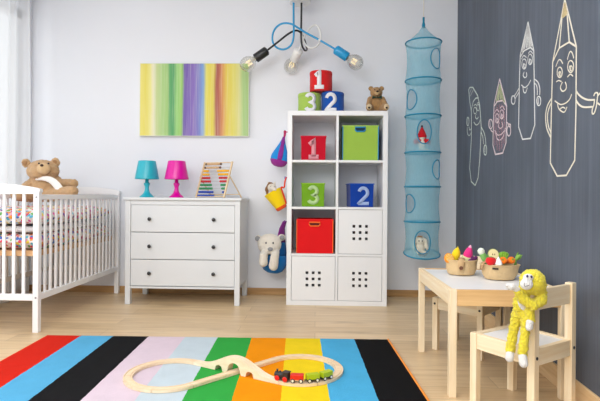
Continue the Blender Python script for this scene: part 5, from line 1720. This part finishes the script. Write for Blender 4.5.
B.ell(V((0.75, 1.775, 0.424)), (0.028, 0.024, 0.028))
B.cap(V((0.745, 1.745, 0.523)), V((0.738, 1.77, 0.468)), 0.022, 0.022)
B.cap(V((0.735, 1.79, 0.42)), V((0.725, 1.805, 0.343)), 0.019, 0.016)         # left leg
B.cap(V((0.725, 1.805, 0.343)), V((0.715, 1.805, 0.275)), 0.016, 0.0165)
B.cap(V((0.758, 1.745, 0.435)), V((0.76, 1.742, 0.404)), 0.017, 0.015)       # hanging hand's arm
B.cap(V((0.754, 1.765, 0.419)), V((0.747, 1.755, 0.35)), 0.017, 0.015)          # right leg
B.cap(V((0.747, 1.755, 0.35)), V((0.738, 1.752, 0.285)), 0.015, 0.0165)
local(B, MO).build('body', fy, mk_, remesh=0.0034, fur=0.012, furscale=0.0075)
MB().add([], [])
fc = MB()
fc.ell(V((0.726, 1.697, 0.538)), (0.022, 0.015, 0.020))
fc.ell(V((0.733, 1.7, 0.56)), (0.018, 0.012, 0.014))
local(fc, MO).build('face', fwk, mk_, remesh=0.0025, label='white face')
for px_ in (V((0.724, 1.686, 0.567)), V((0.739, 1.688, 0.565))):
    local(MB().ell(px_, (0.0038, 0.003, 0.0048), n=10, m=8), MO).build('eye', plain('monkey_eye_%d' % int(px_.x * 1000), (52, 34, 86), 0.3), mk_)
ml = [V((0.712, 1.682, 0.546)), V((0.713, 1.681, 0.534)), V((0.719, 1.681, 0.534)), V((0.729, 1.683, 0.537))]
local(MB().tube(spline(ml, 5), 0.0008, 6), MO).build('mouth', plain('monkey_mouth', (120, 112, 118), 0.8), mk_)
hnd = MB()
hnd.ell(V((0.684, 1.722, 0.524)), (0.017, 0.013, 0.013), Matrix.Rotation(R(-14), 3, 'Y'))
hnd.cap(V((0.687, 1.722, 0.526)), V((0.707, 1.728, 0.513)), 0.011, 0.011)
hnd.cap(V((0.674, 1.72, 0.53)), V((0.668, 1.718, 0.529)), 0.007, 0.006)
local(hnd, MO).build('hand', fwk, mk_, remesh=0.0025, label='white hand resting on table edge')
hnd = MB()
hnd.cap(V((0.755, 1.735, 0.397)), V((0.751, 1.733, 0.378)), 0.013, 0.011)
hnd.cap(V((0.759, 1.732, 0.392)), V((0.761, 1.731, 0.378)), 0.006, 0.005)
local(hnd, MO).build('hand', fwk, mk_, remesh=0.0025, label='white hand')
for a, c in ((V((0.713, 1.8, 0.266)), V((0.708, 1.792, 0.252))), (V((0.735, 1.745, 0.272)), V((0.736, 1.738, 0.251)))):
    fo = MB()
    fo.cap(a, c, 0.0145, 0.0150)
    local(fo, MO).build('foot', fwk, mk_, label='white foot')
local(MB().ell(V((0.734, 1.75, 0.46)), (0.014, 0.006, 0.026), Matrix.Rotation(R(-20), 3, 'Y')), MO).build('belly_patch', fwk, mk_)

# ================================================================== baskets of toy food on the table
M_JUTE = plain('jute_sacking', (214, 184, 138), 0.9, 0.16, 30, 0.9, 150, 0.1, 0.1)
M_JUTED = plain('jute_lining', (170, 136, 92), 0.95, 0.12, 30, 0.6, 150)


def basket(x, y, rb, rt, h, label, sy, seed, rz=0.0):
    t = thing('jute_basket', label, 'basket', (x, y, TH), rz, 'jute baskets of toy food on the table')
    def wob(a, z):
        k = z / h
        return 1 + k * (0.030 * math.sin(4 * a + seed) + 0.020 * math.sin(7 * a + 2 * seed)) + 0.012 * math.sin(9 * a + 40 * z + seed)
    MB().lathe([(0, 0), (rb * 0.94, 0), (rb, 0.005), (rb + (rt - rb) * 0.35 + 0.004, h * 0.35), (rb + (rt - rb) * 0.7, h * 0.7), (rt, h), (rt - 0.003, h + 0.002), (rt - 0.006, h),
                (rb + (rt - rb) * 0.6 - 0.006, h * 0.6), (rb - 0.006, 0.008), (0, 0.007)], n=56, sy=sy, wob=wob).build('body', M_JUTE, t)
    MB().tube([(V((rt * 1.0 * math.cos(2 * PI * k / 56), rt * sy * math.sin(2 * PI * k / 56), h)) * 1.0).xyz * 1.0 if False else
               V((rt * wob(2 * PI * k / 56, h) * math.cos(2 * PI * k / 56), rt * sy * wob(2 * PI * k / 56, h) * math.sin(2 * PI * k / 56), h)) for k in range(56)],
              0.0030, 6, closed=True).build('rim', M_JUTE, t)
    return t


BL = (0.733, 2.470)
BRT = (0.876, 2.345)
b1 = basket(BL[0], BL[1], 0.066, 0.079, 0.072, 'left jute basket of toy fruit with buttoned flap on the table', 0.82, 0.4)
fl_ = MB()
pts = [(-0.012, -0.040, 0.083), (-0.014, -0.062, 0.080), (-0.020, -0.0735, 0.066), (-0.022, -0.0745, 0.045), (-0.022, -0.0735, 0.028)]
vs = []
for i, p in enumerate(pts):
    w = (0.014, 0.016, 0.0165, 0.016, 0.010)[i]
    for k in (-1, 0, 1):
        vs.append((p[0] + k * w, p[1] + (0.003 if k else 0) + 0.10 * abs(k) * 0.0, p[2]))
fl_.add(vs, [(i * 3 + k, i * 3 + k + 1, i * 3 + k + 4, i * 3 + k + 3) for i in range(4) for k in range(2)])
fl_.build('flap', plain('jute_flap', (202, 166, 120), 0.9, 0.14, 30, 0.8, 150), b1, solid=0.003)
MB().lathe([(0, -0.001), (0.0085, -0.001), (0.0095, 0.001), (0.008, 0.003), (0.004, 0.002), (0, 0.002)], (-0.0235, -0.0762, 0.040), 18, Matrix.Rotation(R(90), 4, 'X')).build('button', plain('brown_button', (112, 72, 50), 0.4), b1, label='dark brown button')
b2_ = basket(BRT[0], BRT[1], 0.070, 0.087, 0.068, 'right jute basket of toy vegetables with dark label on the table', 0.80, 2.1)
MB().box((-0.043, -0.0640, 0.055), (0.026, 0.003, 0.008), Matrix.Rotation(R(-30), 3, 'Z')).build('label_patch', plain('dark_label', (40, 30, 26), 0.8), b2_, label='dark stitched label')
fl_ = MB()
vs = []
for i, p in enumerate([(-0.035, 0.01, 0.082), (-0.060, -0.005, 0.084), (-0.080, -0.012, 0.074), (-0.089, -0.018, 0.058), (-0.090, -0.020, 0.042)]):
    for k in (-1, 0, 1):
        vs.append((p[0] - 0.003 * abs(k), p[1] + k * 0.015, p[2]))
fl_.add(vs, [(i * 3 + k, i * 3 + k + 1, i * 3 + k + 4, i * 3 + k + 3) for i in range(4) for k in range(2)])
fl_.build('flap', plain('jute_flap_right', (190, 150, 108), 0.9, 0.14, 30, 0.8, 150), b2_, solid=0.003)


def toy_food(name, label, cat, origin, parts, group):
    t = thing(name, label, cat, origin, 0, group)
    for pn_, mb_, mat__, lab in parts:
        mb_.build(pn_, mat__, t, label=lab)
    return t


felt = lambda n, c: cloth('felt_' + n, c, 0.06, 0.3)
GL, GR = 'toy food in the left basket', 'toy food in the right basket'
# left basket
O = (0.669, 2.455, 0.53)
lay = Matrix.Rotation(R(-62), 4, 'X') @ Matrix.Rotation(R(0), 4, 'Z')
Mh = Matrix.Rotation(R(62), 4, 'X') @ Matrix.Rotation(R(18), 4, 'Y')
half = MB().lathe([(0, -0.026), (0.012, -0.0245), (0.021, -0.016), (0.0262, -0.002), (0.0265, 0.002), (0, 0.002)], (0, 0, 0), 28, Mh)
face_ = MB().lathe([(0, 0.002), (0.0235, 0.002), (0.0235, 0.0035), (0, 0.004)], (0, 0, 0), 28, Mh)
star = MB()
for k in range(7):
    a = 2 * PI * k / 7
    star.add([Mh @ V((0, 0, 0.0045)), Mh @ V((0.020 * math.cos(a - 0.08), 0.020 * math.sin(a - 0.08), 0.0045)), Mh @ V((0.020 * math.cos(a + 0.08), 0.020 * math.sin(a + 0.08), 0.0045))], [(0, 1, 2)])
toy_food('toy_orange', 'halved orange toy fruit at the left end of the left basket', 'toy food', O,
         [('peel', half, felt('orange', (244, 150, 20)), None), ('cut_face', face_, felt('orange_flesh', (248, 190, 84)), None), ('segment_lines', star, felt('orange_pith', (250, 228, 170)), None)], GL)
O = (0.712, 2.49, 0.545)
lm = MB().lathe([(0, -0.04), (0.012, -0.035), (0.020, -0.015), (0.021, 0.0), (0.017, 0.018), (0.009, 0.030), (0.004, 0.036), (0, 0.037)], (0, 0, 0), 20, Matrix.Rotation(R(14), 4, 'Y'))
lm2 = MB().cap(Matrix.Rotation(R(14), 3, 'Y') @ V((0, 0, 0.034)), Matrix.Rotation(R(14), 3, 'Y') @ V((0, 0, 0.041)), 0.0035, 0.002, 10)
toy_food('toy_lemon', 'upright yellow lemon-shaped toy fruit between orange half and flap', 'toy food', O, [('fruit', lm, felt('lemon', (240, 208, 32)), None), ('tip', lm2, felt('lemon_tip', (206, 190, 40)), None)], GL)
O = (0.77, 2.475, 0.555)
Mp = Matrix.Rotation(R(10), 4, 'Y') @ Matrix.Rotation(R(14), 4, 'X')
pk = MB().lathe([(0, -0.036), (0.018, -0.034), (0.0235, -0.020), (0.0225, -0.004), (0.016, 0.016), (0.008, 0.031), (0, 0.034)], (0, 0, 0), 24, Mp)
pt_ = MB().lathe([(0.009, 0.029), (0.006, 0.036), (0.002, 0.042), (0, 0.043)], (0, 0, 0), 16, Mp)
cl = MB().lathe([(0.019, -0.036), (0.025, -0.034), (0.0265, -0.026), (0.025, -0.018), (0.022, -0.017)], (0, 0, 0), 24, Mp)
toy_food('toy_radish', 'bright pink pointed toy vegetable sticking up from the left basket', 'toy food', O,
         [('root', pk, felt('pink', (230, 52, 132)), None), ('tip', pt_, felt('pink_tip', (244, 180, 206)), 'pale pink tip'), ('collar', cl, felt('collar', (226, 226, 170)), 'pale green felt collar')], GL)
gm = felt('grape', (98, 40, 96))
g = thing('toy_grapes', 'bunch of dark purple toy grapes at the right end of left basket', 'toy food', (0.794, 2.455, 0.522), 0, GL)
for i, (x, y, z) in enumerate(((0, 0, 0), (-0.013, -0.004, 0.002), (0.004, -0.006, 0.012), (-0.008, 0.008, 0.010), (-0.022, 0.004, -0.004), (0.008, 0.010, 0.003))):
    MB().ell((x, y, z), 0.010, n=14, m=10).build('grape', gm, g)
# right basket
O = (0.81, 2.375, 0.55)
Ml = Matrix.Rotation(R(-24), 4, 'Y')
lk = MB().lathe([(0, -0.04), (0.012, -0.04), (0.014, -0.01), (0.016, 0.006), (0.012, 0.022), (0, 0.023)], (0, 0, 0), 18, Ml)
lk2 = MB().lathe([(0, 0.014), (0.0135, 0.016), (0.017, 0.026), (0.0150, 0.036), (0.006, 0.043), (0, 0.043)], (0, 0, 0), 18, Ml)
lk3 = MB()
lk3.prism([(0.002, -0.02), (0.016, 0.012), (0.030, 0.004), (0.034, -0.012), (0.026, -0.03)], -0.012, -0.002)
toy_food('toy_leek', 'green and white toy leek leaning out left of the right basket', 'toy food', O,
         [('stalk', lk, felt('leek_green', (126, 184, 96)), None), ('head', lk2, felt('leek_white', (232, 240, 222)), 'white rounded end'), ('leaf', lk3, felt('leek_leaf', (94, 160, 84)), None)], GR)
O = (0.854, 2.365, 0.563)
Ma = Matrix.Rotation(R(74), 4, 'X')
ap = MB().lathe([(0, -0.024), (0.014, -0.021), (0.0235, -0.011), (0.0265, 0.0), (0, 0.001)], (0, 0, 0), 28, Ma)
af = MB().lathe([(0, 0.001), (0.0240, 0.001), (0.0240, 0.0025), (0, 0.003)], (0, 0, 0), 28, Ma)
ac = MB()
for k in (-1, 1):
    ac.ell(Ma @ V((k * 0.005, -0.002, 0.0035)), (0.0022, 0.0015, 0.0045), n=8, m=6)
st2 = MB().cap(Ma @ V((0, -0.026, -0.006)), Ma @ V((0.003, -0.036, -0.012)), 0.0025, 0.002, 8)
toy_food('toy_apple', 'halved apple with cream cut face at the back of right basket', 'toy food', O,
         [('skin', ap, felt('apple_skin', (160, 176, 84)), None), ('cut_face', af, felt('apple_flesh', (240, 226, 170)), None), ('pip', ac, felt('apple_pip', (116, 84, 48)), None)], GR)
O = (0.821, 2.305, 0.537)
tm = MB().lathe([(0, -0.020), (0.014, -0.018), (0.023, -0.006), (0.0245, 0.004), (0.019, 0.015), (0.008, 0.019), (0, 0.016)], (0, 0, 0), 24)
tc_ = MB()
for k in range(5):
    a = 2 * PI * k / 5
    tc_.add([V((0.004 * math.cos(a + 1), 0.004 * math.sin(a + 1), 0.0185)), V((0.018 * math.cos(a), 0.018 * math.sin(a), 0.0170)), V((0.004 * math.cos(a - 1), 0.004 * math.sin(a - 1), 0.0185)), V((0, 0, 0.022))], [(0, 1, 3), (1, 2, 3), (0, 2, 1), (0, 3, 2)])
toy_food('toy_tomato', 'red toy tomato at the front of right basket', 'toy food', O, [('fruit', tm, felt('tomato', (220, 30, 36)), None), ('calyx', tc_, felt('calyx', (70, 130, 60)), 'green star-shaped calyx')], GR)
O = (0.852, 2.295, 0.535)
gl_ = MB().lathe([(0, -0.020), (0.013, -0.019), (0.018, -0.010), (0.014, 0.004), (0.006, 0.016), (0.002, 0.023), (0, 0.024)], (0, 0, 0), 16, wob=lambda a, z: 1 + 0.09 * math.cos(5 * a))
gt = MB().cap((0, 0, 0.020), (0.001, 0, 0.026), 0.0022, 0.0015, 8)
toy_food('toy_garlic', 'pointed white toy garlic between the tomato and the carrots', 'toy food', O, [('bulb', gl_, felt('garlic', (244, 242, 238)), None), ('tip', gt, felt('garlic_tip', (226, 220, 200)), None)], GR)
O = (0.904, 2.365, 0.544)
lt = MB()
for k in range(6):
    a = -0.9 + 0.36 * k
    M_ = Matrix.Rotation(a * 0.75, 4, 'Y') @ Matrix.Rotation(R(-12 + 6 * (k % 3)), 4, 'X')
    vs, fs = [], []
    for i in range(6):
        for j in range(-3, 4):
            w = 0.017 * math.sin(PI * (0.16 + 0.70 * i / 5))
            vs.append(M_ @ V((w * j / 3, -0.004 + 0.004 * math.cos(j * 2.2 + k) + 0.006 * (j / 3) ** 2 + (k % 2) * 0.006, -0.022 + 0.052 * i / 5 + 0.003 * math.cos(j * 3))))
    for i in range(5):
        for j in range(6):
            fs.append((i * 7 + j, i * 7 + j + 1, i * 7 + j + 8, i * 7 + j + 7))
    lt.add(vs, fs)
t = thing('toy_lettuce', 'bright green toy lettuce standing behind the carrots in right basket', 'toy food', O, 0, GR)
lt.build('leaves', felt('lettuce', (136, 190, 60)), t, solid=0.002)
MB().ell((0, 0.004, -0.018), (0.014, 0.012, 0.014)).build('heart', felt('lettuce_heart', (196, 214, 130)), t)
om = felt('carrot', (240, 122, 20))
gm2 = felt('carrot_top', (110, 168, 60))
for (p_, a_, lab) in (((0.882, 2.312, 0.537), -28, 'orange toy carrot nearer the garlic in right basket'), ((0.914, 2.318, 0.538), 12, 'orange toy carrot nearer the basket rim on its right')):
    t = thing('toy_carrot', lab, 'toy food', p_, 0, GR)
    Mc = Matrix.Rotation(R(a_), 4, 'Z') @ Matrix.Rotation(R(70), 4, 'X')
    MB().lathe([(0, -0.030), (0.006, -0.028), (0.012, -0.010), (0.0165, 0.010), (0.0165, 0.018), (0.010, 0.023), (0, 0.023)], (0, 0, 0), 20, Mc, wob=lambda a, z: 1 + 0.03 * math.sin(z * 900)).build('root', om, t)
    MB().cap(Mc @ V((0, 0, 0.022)), Mc @ V((0, 0.004, 0.029)), 0.004, 0.002, 8).build('top', gm2, t)
O = (0.95, 2.345, 0.541)
t = thing('toy_leaf_bunch', 'spray of slim green leaves at the right end of right basket', 'toy food', O, 0, GR)
lf = MB()
for k, (a, e, l) in enumerate(((0.2, 35, 0.040), (0.9, 55, 0.044), (-0.5, 50, 0.036), (0.5, 15, 0.034))):
    M_ = Matrix.Rotation(a - 0.3, 4, 'Z') @ Matrix.Rotation(R(90 - e), 4, 'Y')
    lf.lathe([(0, -0.02), (0.003, -0.01), (0.007, l * 0.35), (0.006, l * 0.7), (0, l)], (0, 0, 0), 10, M_, 1.0, 0.35)
lf.build('leaves', felt('leaf', (140, 186, 84)), t)
MB().cap((0, 0, -0.03), (0, 0, -0.005), 0.006, 0.006, 10).build('stem', felt('leaf_stem', (110, 156, 70)), t)
